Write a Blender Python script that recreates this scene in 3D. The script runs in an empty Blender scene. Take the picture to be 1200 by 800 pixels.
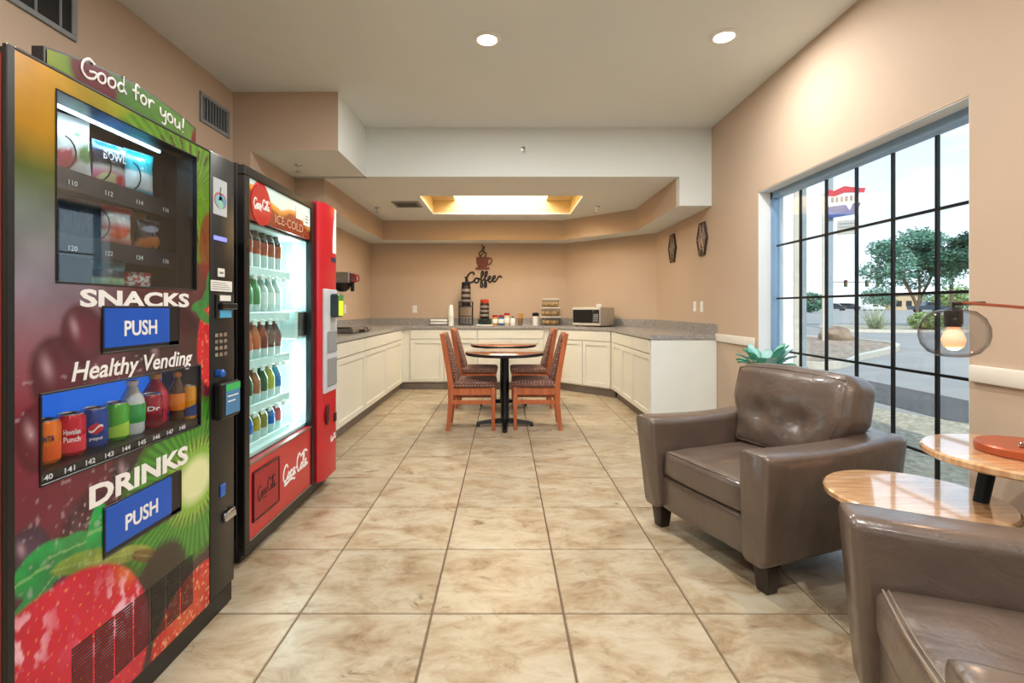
import bpy, bmesh, math, random
import numpy as np
from mathutils import Vector, Matrix, noise as mnoise
random.seed(7); np.random.seed(7)
PI = math.pi
SC = bpy.context.scene
COL = SC.collection

def lin(c):
    def f(v): return v / 12.92 if v <= 0.04045 else ((v + 0.055) / 1.055) ** 2.4
    if isinstance(c, str):
        c = c.lstrip('#'); c = [int(c[i:i + 2], 16) / 255 for i in (0, 2, 4)]
    return tuple(f(v) for v in c)

# ------------------------------------------------------------------ camera, world, sun, exposure
cam_d = bpy.data.cameras.new('camera'); cam = bpy.data.objects.new('camera', cam_d); COL.objects.link(cam)
cam.location = (0, 0, 1.19); cam.rotation_euler = (PI / 2, 0, 0)
cam_d.sensor_width = 36; cam_d.lens = 580 / 1200 * 36
cam_d.shift_x = 9 / 1200; cam_d.shift_y = -39 / 1200; cam_d.clip_end = 800; cam_d.clip_start = .05
SC.camera = cam
vs = SC.view_settings
vs.view_transform = 'Standard'; vs.look = 'None'; vs.gamma = 1; vs.use_curve_mapping = False; vs.exposure = 0.22

W = bpy.data.worlds.new('sky'); SC.world = W; W.use_nodes = True
nt = W.node_tree; nt.nodes.clear()
def N(nt, t, **k):
    n = nt.nodes.new(t)
    for a, b in k.items():
        if a.startswith('i_'):
            key = a[2:]; n.inputs[int(key) if key.isdigit() else key].default_value = b
        else: setattr(n, a, b)
    return n
def ramp(nt, stops):
    r = nt.nodes.new('ShaderNodeValToRGB'); e = r.color_ramp.elements
    while len(e) < len(stops): e.new(0.5)
    for q, (p, c) in zip(e, stops):
        q.position = p; q.color = (*c[:3], 1)
    return r
out = N(nt, 'ShaderNodeOutputWorld'); bg = N(nt, 'ShaderNodeBackground'); tc = N(nt, 'ShaderNodeTexCoord')
sep = N(nt, 'ShaderNodeSeparateXYZ'); nt.links.new(tc.outputs['Generated'], sep.inputs[0])
sky = ramp(nt, [(0.0, lin('#b9c0bf')), (.02, lin('#d3dfe6')), (.30, lin('#b4cde2')), (1.0, lin('#7fa9da'))])
nt.links.new(sep.outputs['Z'], sky.inputs[0])
mp = N(nt, 'ShaderNodeMapping'); mp.inputs['Scale'].default_value = (1.6, 1.6, 4.5)
nt.links.new(tc.outputs['Generated'], mp.inputs[0])
cn = N(nt, 'ShaderNodeTexNoise', i_Scale=2.2, i_Detail=7, i_Roughness=.58); nt.links.new(mp.outputs[0], cn.inputs['Vector'])
cr = ramp(nt, [(.44, (0, 0, 0)), (.66, (1, 1, 1))]); nt.links.new(cn.outputs['Fac'], cr.inputs[0])
mx = N(nt, 'ShaderNodeMixRGB'); mx.inputs[2].default_value = (*lin('#dfe5ea'), 1)
nt.links.new(cr.outputs[0], mx.inputs[0]); nt.links.new(sky.outputs[0], mx.inputs[1])
nt.links.new(mx.outputs[0], bg.inputs[0]); bg.inputs[1].default_value = 1.95
nt.links.new(bg.outputs[0], out.inputs[0])

sun_d = bpy.data.lights.new('sun', 'SUN'); sun = bpy.data.objects.new('sun', sun_d); COL.objects.link(sun)
sun_d.energy = 3.8; sun_d.angle = .01; sun_d.color = (1, .95, .86)
sun.rotation_euler = Vector((.25, .72, -.65)).to_track_quat('-Z', 'Y').to_euler()
LAMP_W = 36.0       # each recessed ceiling lamp
SKY_W = 62.0        # daylight through the skylight diffuser

# ------------------------------------------------------------------ materials
MATS = {}
def mat(name, color, rough=.5, metal=0, noise=None, bump=None, coat=0, emit=None, spec=.5, coords='Object', sheen=0):
    if name in MATS: return MATS[name]
    m = bpy.data.materials.new(name); m.use_nodes = True; MATS[name] = m
    nt = m.node_tree; b = nt.nodes['Principled BSDF']; c = lin(color) if isinstance(color, str) else color
    b.inputs['Base Color'].default_value = (*c, 1); b.inputs['Roughness'].default_value = rough
    b.inputs['Metallic'].default_value = metal; b.inputs['Coat Weight'].default_value = coat
    b.inputs['Specular IOR Level'].default_value = spec
    tcn = N(nt, 'ShaderNodeTexCoord')
    if noise is None: noise = (9, .05)
    sc, amt = noise
    t = N(nt, 'ShaderNodeTexNoise', i_Scale=sc, i_Detail=3); nt.links.new(tcn.outputs[coords], t.inputs['Vector'])
    lo = tuple(x * (1 - amt) for x in c); hi = tuple(min(1, x * (1 + amt)) for x in c)
    r = ramp(nt, [(.3, lo), (.7, hi)]); nt.links.new(t.outputs['Fac'], r.inputs[0]); nt.links.new(r.outputs[0], b.inputs['Base Color'])
    if bump:
        t2 = N(nt, 'ShaderNodeTexNoise', i_Scale=bump[0], i_Detail=3); nt.links.new(tcn.outputs[coords], t2.inputs['Vector'])
        bp = N(nt, 'ShaderNodeBump', i_Strength=bump[1]); bp.inputs['Distance'].default_value = .01
        nt.links.new(t2.outputs['Fac'], bp.inputs['Height']); nt.links.new(bp.outputs[0], b.inputs['Normal'])
    if emit:
        b.inputs['Emission Color'].default_value = (*lin(emit[0]), 1); b.inputs['Emission Strength'].default_value = emit[1]
    if sheen: b.inputs['Sheen Weight'].default_value = sheen
    return m
def glass(name, tint, ior=1.45, rough=.02, edge=0):
    if name in MATS: return MATS[name]
    m = bpy.data.materials.new(name); m.use_nodes = True; MATS[name] = m
    nt = m.node_tree; nt.nodes.clear(); o = N(nt, 'ShaderNodeOutputMaterial')
    tr = N(nt, 'ShaderNodeBsdfTransparent'); tr.inputs[0].default_value = (*tint, 1)
    gl = N(nt, 'ShaderNodeBsdfGlossy'); gl.inputs['Roughness'].default_value = rough
    f0 = ((ior - 1) / (ior + 1)) ** 2; g = N(nt, 'ShaderNodeNewGeometry'); dt = N(nt, 'ShaderNodeVectorMath', operation='DOT_PRODUCT')   # Schlick reflectance of a thin pane
    nt.links.new(g.outputs['Incoming'], dt.inputs[0]); nt.links.new(g.outputs['Normal'], dt.inputs[1]); ab = N(nt, 'ShaderNodeMath', operation='ABSOLUTE'); nt.links.new(dt.outputs['Value'], ab.inputs[0])
    om = N(nt, 'ShaderNodeMath', operation='SUBTRACT', i_0=1.0); nt.links.new(ab.outputs[0], om.inputs[1]); pw = N(nt, 'ShaderNodeMath', operation='POWER', i_1=5.0); nt.links.new(om.outputs[0], pw.inputs[0])
    fr = N(nt, 'ShaderNodeMath', operation='MULTIPLY_ADD', i_1=1 - f0, i_2=f0); nt.links.new(pw.outputs[0], fr.inputs[0]); mx = N(nt, 'ShaderNodeMixShader')
    nt.links.new(fr.outputs[0], mx.inputs[0]); nt.links.new(tr.outputs[0], mx.inputs[1]); nt.links.new(gl.outputs[0], mx.inputs[2])
    if edge:       # longer path through the wall of a curved glass darkens its rim
        er = ramp(nt, [(.0, tint), (.45, tint), (.9, tuple(x * edge for x in tint))]); nt.links.new(om.outputs[0], er.inputs[0]); nt.links.new(er.outputs[0], tr.inputs[0])
    nt.links.new(mx.outputs[0], o.inputs[0]); return m
def printed(name, rough=.25, coat=.3, emit=0):
    if name in MATS: return MATS[name]
    m = bpy.data.materials.new(name); m.use_nodes = True; MATS[name] = m
    nt = m.node_tree; b = nt.nodes['Principled BSDF']; a = N(nt, 'ShaderNodeAttribute', attribute_name='Col')
    nt.links.new(a.outputs['Color'], b.inputs['Base Color']); b.inputs['Roughness'].default_value = rough; b.inputs['Coat Weight'].default_value = coat
    b.inputs['Coat Roughness'].default_value = .12
    if emit:
        nt.links.new(a.outputs['Color'], b.inputs['Emission Color']); b.inputs['Emission Strength'].default_value = emit
    return m

def m_tile():
    m = bpy.data.materials.new('floor_tile'); m.use_nodes = True; nt = m.node_tree; b = nt.nodes['Principled BSDF']
    g = N(nt, 'ShaderNodeNewGeometry'); oi = N(nt, 'ShaderNodeObjectInfo')
    vm = N(nt, 'ShaderNodeVectorMath', operation='MULTIPLY_ADD'); cmb = N(nt, 'ShaderNodeCombineXYZ')
    mul = N(nt, 'ShaderNodeMath', operation='MULTIPLY', i_1=37.0); nt.links.new(oi.outputs['Random'], mul.inputs[0])
    for k in range(3): nt.links.new(mul.outputs[0], cmb.inputs[k])
    add = N(nt, 'ShaderNodeVectorMath', operation='ADD'); nt.links.new(g.outputs['Position'], add.inputs[0]); nt.links.new(cmb.outputs[0], add.inputs[1])
    mpn = N(nt, 'ShaderNodeMapping'); mpn.inputs['Scale'].default_value = (1, 1.7, 1); nt.links.new(add.outputs[0], mpn.inputs[0])
    t1 = N(nt, 'ShaderNodeTexNoise', i_Scale=4.5, i_Detail=10, i_Roughness=.7, i_Distortion=.5); nt.links.new(mpn.outputs[0], t1.inputs['Vector'])
    t2 = N(nt, 'ShaderNodeTexNoise', i_Scale=6.5, i_Detail=9, i_Roughness=.72, i_Distortion=.9); nt.links.new(mpn.outputs[0], t2.inputs['Vector'])
    r1 = ramp(nt, [(.30, lin('#876f53')), (.42, lin('#a59073')), (.55, lin('#b7a990')), (.72, lin('#c3baa6'))]); nt.links.new(t1.outputs['Fac'], r1.inputs[0])
    r2 = ramp(nt, [(.32, lin('#94704e')), (.45, (1, 1, 1)), (.8, (1, 1, 1))]); nt.links.new(t2.outputs['Fac'], r2.inputs[0])
    mx = N(nt, 'ShaderNodeMixRGB', blend_type='MULTIPLY', i_0=.5); nt.links.new(r1.outputs[0], mx.inputs[1]); nt.links.new(r2.outputs[0], mx.inputs[2])
    hv = N(nt, 'ShaderNodeHueSaturation'); mr = N(nt, 'ShaderNodeMapRange', i_3=.93, i_4=1.05); nt.links.new(oi.outputs['Random'], mr.inputs[0])
    nt.links.new(mr.outputs[0], hv.inputs['Value']); nt.links.new(mx.outputs[0], hv.inputs['Color']); nt.links.new(hv.outputs[0], b.inputs['Base Color'])
    rr = N(nt, 'ShaderNodeMapRange', i_1=.3, i_2=.7, i_3=.26, i_4=.40); nt.links.new(t2.outputs['Fac'], rr.inputs[0]); nt.links.new(rr.outputs[0], b.inputs['Roughness'])
    bp = N(nt, 'ShaderNodeBump', i_Strength=.12); bp.inputs['Distance'].default_value = .01; nt.links.new(t1.outputs['Fac'], bp.inputs['Height']); nt.links.new(bp.outputs[0], b.inputs['Normal'])
    return m
def m_grain(name, c1, c2, scale=(1, 14, 1), rough=.35, coat=.2, sc=4):
    m = bpy.data.materials.new(name); m.use_nodes = True; nt = m.node_tree; b = nt.nodes['Principled BSDF']; MATS[name] = m
    t = N(nt, 'ShaderNodeTexCoord'); mpn = N(nt, 'ShaderNodeMapping'); mpn.inputs['Scale'].default_value = scale
    nt.links.new(t.outputs['Object'], mpn.inputs[0]); n = N(nt, 'ShaderNodeTexNoise', i_Scale=sc, i_Detail=5, i_Distortion=.6); nt.links.new(mpn.outputs[0], n.inputs['Vector'])
    r = ramp(nt, [(.3, lin(c1)), (.68, lin(c2))]); nt.links.new(n.outputs['Fac'], r.inputs[0]); nt.links.new(r.outputs[0], b.inputs['Base Color'])
    b.inputs['Roughness'].default_value = rough; b.inputs['Coat Weight'].default_value = coat
    return m
def m_speck(name, cols, scale, rough=.3, bump=0):
    m = bpy.data.materials.new(name); m.use_nodes = True; nt = m.node_tree; b = nt.nodes['Principled BSDF']; MATS[name] = m
    t = N(nt, 'ShaderNodeTexCoord'); v = N(nt, 'ShaderNodeTexVoronoi', i_Scale=scale); nt.links.new(t.outputs['Object'], v.inputs['Vector'])
    s = N(nt, 'ShaderNodeSeparateColor'); nt.links.new(v.outputs['Color'], s.inputs[0])
    r = ramp(nt, [(i / (len(cols) - 1 or 1), lin(c)) for i, c in enumerate(cols)]); nt.links.new(s.outputs[0], r.inputs[0])
    nt.links.new(r.outputs[0], b.inputs['Base Color']); b.inputs['Roughness'].default_value = rough
    if bump:
        bp = N(nt, 'ShaderNodeBump', i_Strength=bump); bp.inputs['Distance'].default_value = .02; nt.links.new(v.outputs['Distance'], bp.inputs['Height']); nt.links.new(bp.outputs[0], b.inputs['Normal'])
    return m
def m_weave(name, dark, light, scale):
    m = bpy.data.materials.new(name); m.use_nodes = True; nt = m.node_tree; b = nt.nodes['Principled BSDF']; MATS[name] = m
    t = N(nt, 'ShaderNodeTexCoord'); mpn = N(nt, 'ShaderNodeMapping'); mpn.inputs['Rotation'].default_value = (0, PI / 4, PI / 4)
    nt.links.new(t.outputs['Object'], mpn.inputs[0]); ch = N(nt, 'ShaderNodeTexVoronoi', i_Scale=scale, i_Randomness=.15); nt.links.new(mpn.outputs[0], ch.inputs['Vector'])
    r = ramp(nt, [(.22, lin(light)), (.38, lin(dark))]); nt.links.new(ch.outputs['Distance'], r.inputs[0]); nt.links.new(r.outputs[0], b.inputs['Base Color'])
    b.inputs['Roughness'].default_value = .8
    return m

WALL = mat('wall_paint', '#c3ad97', .75, noise=(1.5, .03), bump=(60, .03))
CEIL = mat('ceiling_paint', '#e4eae8', .85, noise=(1.2, .02), bump=(80, .04))
WHITE = mat('white_trim', '#e6e1d4', .45, noise=(3, .02))
REVEAL = mat('white_reveal', '#eceeee', .6, noise=(3, .02))
TILE = m_tile()
GROUT = mat('grout', '#6e5c48', .9, noise=(30, .15))
CAB = mat('cabinet_paint', '#e2e0d4', .42, noise=(2, .02))
KICK = mat('toe_kick_grey', '#8b8078', .6)
GRAN = m_speck('grey_speckled_laminate', ['#77736f', '#96918d', '#aba6a2', '#868280', '#c6c2be'], 150, .22)
BLACK = mat('black_plastic', '#141416', .35, noise=(20, .2))
BLACKM = mat('black_metal', '#101113', .32, metal=.3, noise=(20, .2))
DARKIN = mat('dark_interior', '#0b0c0f', .5)
CHERRY = m_grain('cherry_wood', '#a04f28', '#c06a3c', (12, 12, 1.2), .35, .3, 3)
TABLE = m_grain('laminate_top', '#8f4f35', '#b4775a', (1.5, 22, 1), .12, .6, 3)
FABRIC = m_weave('woven_fabric', '#6b463c', '#c0a08c', 48)
LEATHER = mat('taupe_leather', '#5f5046', .36, noise=(5, .14), bump=(150, .08), coat=.5, spec=.6)
def crease(m, sc, st):
    nt = m.node_tree; b = nt.nodes['Principled BSDF']; old = b.inputs['Normal'].links[0].from_node; t = N(nt, 'ShaderNodeTexCoord')
    n = N(nt, 'ShaderNodeTexNoise', i_Scale=sc, i_Detail=4, i_Distortion=1.2); nt.links.new(t.outputs['Object'], n.inputs['Vector'])
    bp = N(nt, 'ShaderNodeBump', i_Strength=st); bp.inputs['Distance'].default_value = .03; nt.links.new(n.outputs['Fac'], bp.inputs['Height'])
    nt.links.new(bp.outputs[0], old.inputs['Normal'])
crease(LEATHER, 9, .22)
LEATHER.node_tree.nodes['Principled BSDF'].inputs['Coat Roughness'].default_value = .18; LEATHER.node_tree.nodes['Principled BSDF'].inputs['Coat IOR'].default_value = 1.6
SEAM = mat('leather_seam', '#8d7f72', .5)
ESPRESSO = mat('espresso_wood', '#2a1c18', .3, noise=(12, .2))
OAK = m_grain('oak_top', '#bb8a5c', '#dcb68a', (1.5, 16, 1), .16, .5, 4)
OAK.node_tree.nodes['Principled BSDF'].inputs['Coat Weight'].default_value = 1; OAK.node_tree.nodes['Principled BSDF'].inputs['Coat IOR'].default_value = 2.0; OAK.node_tree.nodes['Principled BSDF'].inputs['Coat Roughness'].default_value = .06
DARKLEG = mat('blued_steel', '#1d2a33', .3, metal=.4)
COPPER = mat('copper_paint', '#a8512f', .34, metal=.25, noise=(12, .06))
COPPER2 = mat('copper_tube', '#c2745c', .25, metal=.8)
STEEL = mat('brushed_steel', '#a8a39b', .3, metal=.9, noise=(30, .08))
GREY = mat('grey_paint', '#8b9093', .5)
CHROME = mat('chrome', '#c9cbcc', .14, metal=1)
BLUE = mat('push_blue', '#0054c4', .3)
BLUEIN = mat('display_blue', '#1560c8', .5, emit=('#1560c8', .8))
RED = mat('machine_red', '#c01526', .28, coat=.5)
DRED = mat('dark_red', '#8c1420', .3, coat=.4)
LETTER = mat('white_letter', '#f1f1f1', .4)
WPLAST = mat('white_plastic', '#ecebe6', .4)
COOLW = mat('cooler_white', '#dff0ee', .4)
LED = mat('led_white', '#ffffff', .4, emit=('#e4fbff', 9))
LEDB = mat('led_blue', '#ffffff', .4, emit=('#d2f2ff', 5))
LENS = mat('lamp_lens', '#ffffff', .4, emit=('#fff3dc', 24))
DIFF = mat('skylight_diffuser', '#ffffff', .4, emit=('#fff6df', 2.4))
PAPER = mat('paper', '#e9e9e4', .7)
FOAM = mat('foam_cup', '#f0ede4', .6)
FRAMEB = mat('window_frame', '#86a4c0', .35, metal=.25)
GLASSW = glass('window_glass', (.90, .94, .96), 1.45)
GLASSW2 = glass('clear_window_glass', (.95, .97, .98), 1.45)
GLASSD = glass('display_glass', (.90, .95, .98), 1.75)
GLASSC = glass('cooler_glass', (.88, .97, .97), 1.3)
SMOKE = glass('smoked_glass', (.80, .80, .81), 1.5, .02, .35)
CLEAR = glass('clear_plastic', (.86, .86, .84), 1.35, .08)
ASPH = mat('asphalt', '#97928a', .9, noise=(.8, .10), bump=(40, .2), coords='Object')
GRAVEL = m_speck('gravel', ['#6e5c4c', '#a38c76', '#8b7562', '#bfa98f'], 9, .9, .6)
GRAVEL2 = m_speck('pale_gravel', ['#8a8068', '#b3a88e', '#9b9078', '#c6bca4'], 22, .9, .5)
CURB = mat('concrete', '#c9bfae', .85, noise=(6, .08))
LEAF = mat('leaf_green', '#64907a', .6, noise=(3, .3))
LEAF2 = mat('leaf_light', '#8a9d5e', .7, noise=(3, .3))
LEAF3 = mat('leaf_grey', '#a6ad8c', .7, noise=(3, .3))
BARK = mat('bark', '#6f5c4b', .9, noise=(12, .2))

# ------------------------------------------------------------------ mesh builder
class MB:
    def __init__(s): s.v = []; s.f = []
    def _bm(s, bm, M=None):
        o = len(s.v); bm.verts.index_update()
        for v in bm.verts: s.v.append(tuple(M @ v.co) if M else tuple(v.co))
        for f in bm.faces: s.f.append([o + v.index for v in f.verts])
        bm.free(); return s
    def raw(s, vs, fs, M=None):
        o = len(s.v)
        s.v += [tuple(M @ Vector(v)) if M else tuple(v) for v in vs]; s.f += [[o + i for i in f] for f in fs]; return s
    def hexa(s, p, bev=0, seg=2):   # p: 4 bottom (ccw) + 4 top
        bm = bmesh.new(); vv = [bm.verts.new(q) for q in p]
        for f in ((3, 2, 1, 0), (4, 5, 6, 7), (0, 1, 5, 4), (1, 2, 6, 5), (2, 3, 7, 6), (3, 0, 4, 7)): bm.faces.new([vv[i] for i in f])
        if bev: bmesh.ops.bevel(bm, geom=list(bm.edges), offset=bev, segments=seg, affect='EDGES', profile=.5)
        return s._bm(bm)
    def box(s, x0, x1, y0, y1, z0, z1, bev=0, seg=1, M=None):
        bm = bmesh.new(); vv = [bm.verts.new(q) for q in ((x0, y0, z0), (x1, y0, z0), (x1, y1, z0), (x0, y1, z0), (x0, y0, z1), (x1, y0, z1), (x1, y1, z1), (x0, y1, z1))]
        for f in ((3, 2, 1, 0), (4, 5, 6, 7), (0, 1, 5, 4), (1, 2, 6, 5), (2, 3, 7, 6), (3, 0, 4, 7)): bm.faces.new([vv[i] for i in f])
        if bev: bmesh.ops.bevel(bm, geom=list(bm.edges), offset=bev, segments=seg, affect='EDGES', profile=.5)
        return s._bm(bm, M)
    def prism(s, poly, z0, z1, M=None):
        n = len(poly); vs = [(x, y, z0) for x, y in poly] + [(x, y, z1) for x, y in poly]
        a = sum(poly[i][0] * poly[(i + 1) % n][1] - poly[(i + 1) % n][0] * poly[i][1] for i in range(n))
        fs = [list(range(n))[::-1], list(range(n, 2 * n))] + [[i, (i + 1) % n, n + (i + 1) % n, n + i] for i in range(n)]
        if a < 0: fs = [f[::-1] for f in fs]
        return s.raw(vs, fs, M)
    def lathe(s, prof, seg=20, c=(0, 0, 0), M=None):
        vs = []; fs = []; n = len(prof)
        for i in range(seg):
            a = 2 * PI * i / seg
            for r, z in prof: vs.append((c[0] + r * math.cos(a), c[1] + r * math.sin(a), c[2] + z))
        for i in range(seg):
            j = (i + 1) % seg
            for k in range(n - 1): fs.append([i * n + k, j * n + k, j * n + k + 1, i * n + k + 1])
        if prof[0][0] > 1e-6: fs.append([i * n for i in range(seg)][::-1])
        if prof[-1][0] > 1e-6: fs.append([i * n + n - 1 for i in range(seg)])
        return s.raw(vs, fs, M)
    def tube(s, pts, r, seg=8, closed=False, M=None, cap=True):
        pts = [Vector(p) for p in pts]; n = len(pts); rs = r if isinstance(r, (list, tuple)) else [r] * n
        vs = []; fs = []; prev = None
        for i, p in enumerate(pts):
            if closed: t = pts[(i + 1) % n] - pts[i - 1]
            else: t = pts[min(i + 1, n - 1)] - pts[max(i - 1, 0)]
            t = t.normalized() if t.length > 1e-9 else Vector((0, 0, 1))
            if prev is None:
                u = t.cross(Vector((0, 0, 1)))
                if u.length < .1: u = t.cross(Vector((1, 0, 0)))
            else: u = prev - t * prev.dot(t)
            u = u.normalized(); prev = u; w = t.cross(u)
            for k in range(seg):
                a = 2 * PI * k / seg; vs.append(p + (u * math.cos(a) + w * math.sin(a)) * rs[i])
        for i in range(n if closed else n - 1):
            j = (i + 1) % n
            for k in range(seg): fs.append([i * seg + k, i * seg + (k + 1) % seg, j * seg + (k + 1) % seg, j * seg + k])
        if cap and not closed: fs.append(list(range(seg))[::-1]); fs.append([(n - 1) * seg + k for k in range(seg)])
        return s.raw(vs, fs, M)
    def ball(s, c, r, seg=16, M=None):
        r = r if isinstance(r, (list, tuple)) else (r, r, r); n = seg // 2
        bm = bmesh.new(); bmesh.ops.create_uvsphere(bm, u_segments=seg, v_segments=n, radius=1)
        for v in bm.verts: v.co = Vector((c[0] + v.co.x * r[0], c[1] + v.co.y * r[1], c[2] + v.co.z * r[2]))
        return s._bm(bm, M)
    def grid(s, fn, nu, nv, M=None):
        vs = [fn(i / nu, j / nv) for j in range(nv + 1) for i in range(nu + 1)]
        fs = [[j * (nu + 1) + i, j * (nu + 1) + i + 1, (j + 1) * (nu + 1) + i + 1, (j + 1) * (nu + 1) + i] for j in range(nv) for i in range(nu)]
        return s.raw(vs, fs, M)
    def loft(s, rings, M=None):
        n = len(rings[0]); vs = [p for r in rings for p in r]; fs = []
        for i in range(len(rings) - 1):
            for k in range(n): fs.append([i * n + k, i * n + (k + 1) % n, (i + 1) * n + (k + 1) % n, (i + 1) * n + k])
        fs.append(list(range(n))[::-1]); fs.append([(len(rings) - 1) * n + k for k in range(n)])
        return s.raw(vs, fs, M)
    def rbox(s, h, r, sub=12, fn=None, M=None):     # rounded box of half sizes h, optional displacement fn(unit cube coords, pos)
        bm = bmesh.new(); bmesh.ops.create_cube(bm, size=2); bmesh.ops.subdivide_edges(bm, edges=list(bm.edges), cuts=sub, use_grid_fill=True)
        for v in bm.verts:
            u = v.co.copy(); w = Vector([math.copysign(abs(a) ** .8, a) for a in u]); p = Vector((w.x * h[0], w.y * h[1], w.z * h[2]))
            q = Vector([max(-(h[i] - r), min(h[i] - r, p[i])) for i in range(3)]); d = p - q
            p = q + (d.normalized() * r if d.length > 1e-9 else d)
            v.co = fn(u, p) if fn else p
        return s._bm(bm, M)
    def mesh(s, name, m, smooth=35, col=None):
        me = bpy.data.meshes.new(name); me.from_pydata(s.v, [], s.f); me.update()
        if m: me.materials.append(m)
        if smooth:
            me.polygons.foreach_set('use_smooth', [True] * len(me.polygons)); me.set_sharp_from_angle(angle=math.radians(smooth))
        if col is not None:
            a = me.color_attributes.new('Col', 'FLOAT_COLOR', 'POINT'); c = np.ones((len(s.v), 4), np.float32); c[:, :3] = col; a.data.foreach_set('color', c.ravel())
        return me
    def build(s, name, m, parent=None, smooth=35, col=None, loc=None, label=None):
        o = bpy.data.objects.new(name, s.mesh(name, m, smooth, col)); COL.objects.link(o)
        if parent: o.parent = parent
        if loc: o.location = loc
        if label: o['label'] = label
        return o
def tag(o, label, cat, group=None):
    o['label'] = label; o['category'] = cat
    if group: o['group'] = group
    return o
def thing(name, label, cat, loc=(0, 0, 0), rz=0, group=None):
    o = bpy.data.objects.new(name, None); COL.objects.link(o); o.location = loc; o.rotation_euler = (0, 0, rz); o.empty_display_size = .1
    return tag(o, label, cat, group)
def struct(o): o['kind'] = 'structure'; return o
KIDS = {}
def copy_tree(o, loc=None, rz=None, label=None, parent=None):
    c = o.copy(); COL.objects.link(c)
    if parent: c.parent = parent
    if loc: c.location = loc
    if rz is not None: c.rotation_euler = (0, 0, rz)
    if label: c['label'] = label
    for ch in list(o.children): copy_tree(ch, parent=c)
    return c
def smooth_path(pts, k=6, closed=False):
    pts = [Vector(p) for p in pts]; n = len(pts); r = []
    for i in range(n if closed else n - 1):
        p0 = pts[i - 1] if (closed or i > 0) else pts[0]; p1 = pts[i]; p2 = pts[(i + 1) % n]; p3 = pts[(i + 2) % n] if (closed or i + 2 < n) else pts[-1]
        for j in range(k):
            t = j / k; r.append(.5 * ((2 * p1) + (p2 - p0) * t + (2 * p0 - 5 * p1 + 4 * p2 - p3) * t * t + (3 * p1 - p0 - 3 * p2 + p3) * t ** 3))
    if not closed: r.append(pts[-1])
    return r
# frame for the machine fronts: text x runs along +Y, text y up, normal +X
def front(x, y, z): return Matrix(((0, 0, 1, x), (1, 0, 0, y), (0, 1, 0, z), (0, 0, 0, 1)))
def wallback(x, y, z): return Matrix(((1, 0, 0, x), (0, 0, -1, y), (0, 1, 0, z), (0, 0, 0, 1)))
def wallright(x, y, z): return Matrix(((0, 0, -1, x), (-1, 0, 0, y), (0, 1, 0, z), (0, 0, 0, 1)))
def text_mb(body, w, h, th=.001, bold=.0, shear=0., wrap=None, M=None):
    cu = bpy.data.curves.new('t', 'FONT'); cu.body = body; cu.size = 1; cu.offset = bold; cu.shear = shear; cu.extrude = .5; cu.resolution_u = 3
    o = bpy.data.objects.new('t', cu); COL.objects.link(o); dg = bpy.context.evaluated_depsgraph_get(); dg.update()
    me = bpy.data.meshes.new_from_object(o.evaluated_get(dg)); vs = [v.co.copy() for v in me.vertices]; fs = [list(p.vertices) for p in me.polygons]
    bpy.data.objects.remove(o); bpy.data.curves.remove(cu); bpy.data.meshes.remove(me)
    x0 = min(v.x for v in vs); x1 = max(v.x for v in vs); y0 = min(v.y for v in vs); y1 = max(v.y for v in vs); vo = []
    for v in vs:
        x = (v.x - x0) / (x1 - x0) * w; y = (v.y - y0) / (y1 - y0) * h; z = (v.z + .5) * th
        if wrap:                       # wrap round a cylinder of radius wrap, centred on +X
            a = (x - w / 2) / wrap; vo.append(((wrap + z) * math.cos(a), (wrap + z) * math.sin(a), y))
        else: vo.append((x, y, z))
    return MB().raw(vo, fs, M)
def strokes_mb(strokes, w, h, r, M=None, seg=6, k=5):
    P = [p for s in strokes for p in s]; x0 = min(p[0] for p in P); x1 = max(p[0] for p in P); y0 = min(p[1] for p in P); y1 = max(p[1] for p in P)
    mb = MB()
    for s in strokes:
        pp = [((x - x0) / (x1 - x0) * w, (y - y0) / (y1 - y0) * h, 0) for x, y in s]
        mb.tube(smooth_path(pp, k) if len(pp) > 2 else pp, r, seg)
    if M: mb.v = [tuple(M @ Vector((a, b, c * .45))) for a, b, c in mb.v]
    return mb
COKE = [[(.85, .85), (.62, 1.1), (.28, .92), (.1, .45), (.2, .08), (.5, .02), (.8, .25)], [(1.0, .5), (.85, .3), (.9, .05), (1.08, .1), (1.15, .35), (1.0, .5)],
        [(1.55, .45), (1.38, .5), (1.25, .25), (1.35, .03), (1.6, .15)], [(2.0, .45), (1.8, .5), (1.7, .2), (1.8, .03), (1.98, .3), (2.02, .08), (2.15, .1)],
        [(2.15, .42), (2.4, .42)], [(3.1, 1.0), (2.85, 1.3), (2.5, 1.0), (2.42, .5), (2.55, .08), (2.85, .05), (3.1, .3)], [(3.25, .5), (3.1, .3), (3.15, .05), (3.33, .1), (3.4, .35), (3.25, .5)],
        [(3.45, .2), (3.7, .8), (3.72, 1.2), (3.6, 1.15), (3.52, .5), (3.6, .05), (3.8, .15)], [(4.15, .5), (3.95, .5), (3.85, .2), (3.95, .03), (4.12, .3), (4.2, .08), (4.4, .15)],
        [(.5, .02), (.3, -.25), (.7, -.2), (1.3, -.12), (2.0, -.28)], [(3.0, .98), (3.4, 1.1), (3.9, 1.25), (4.3, 1.1)]]
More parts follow.
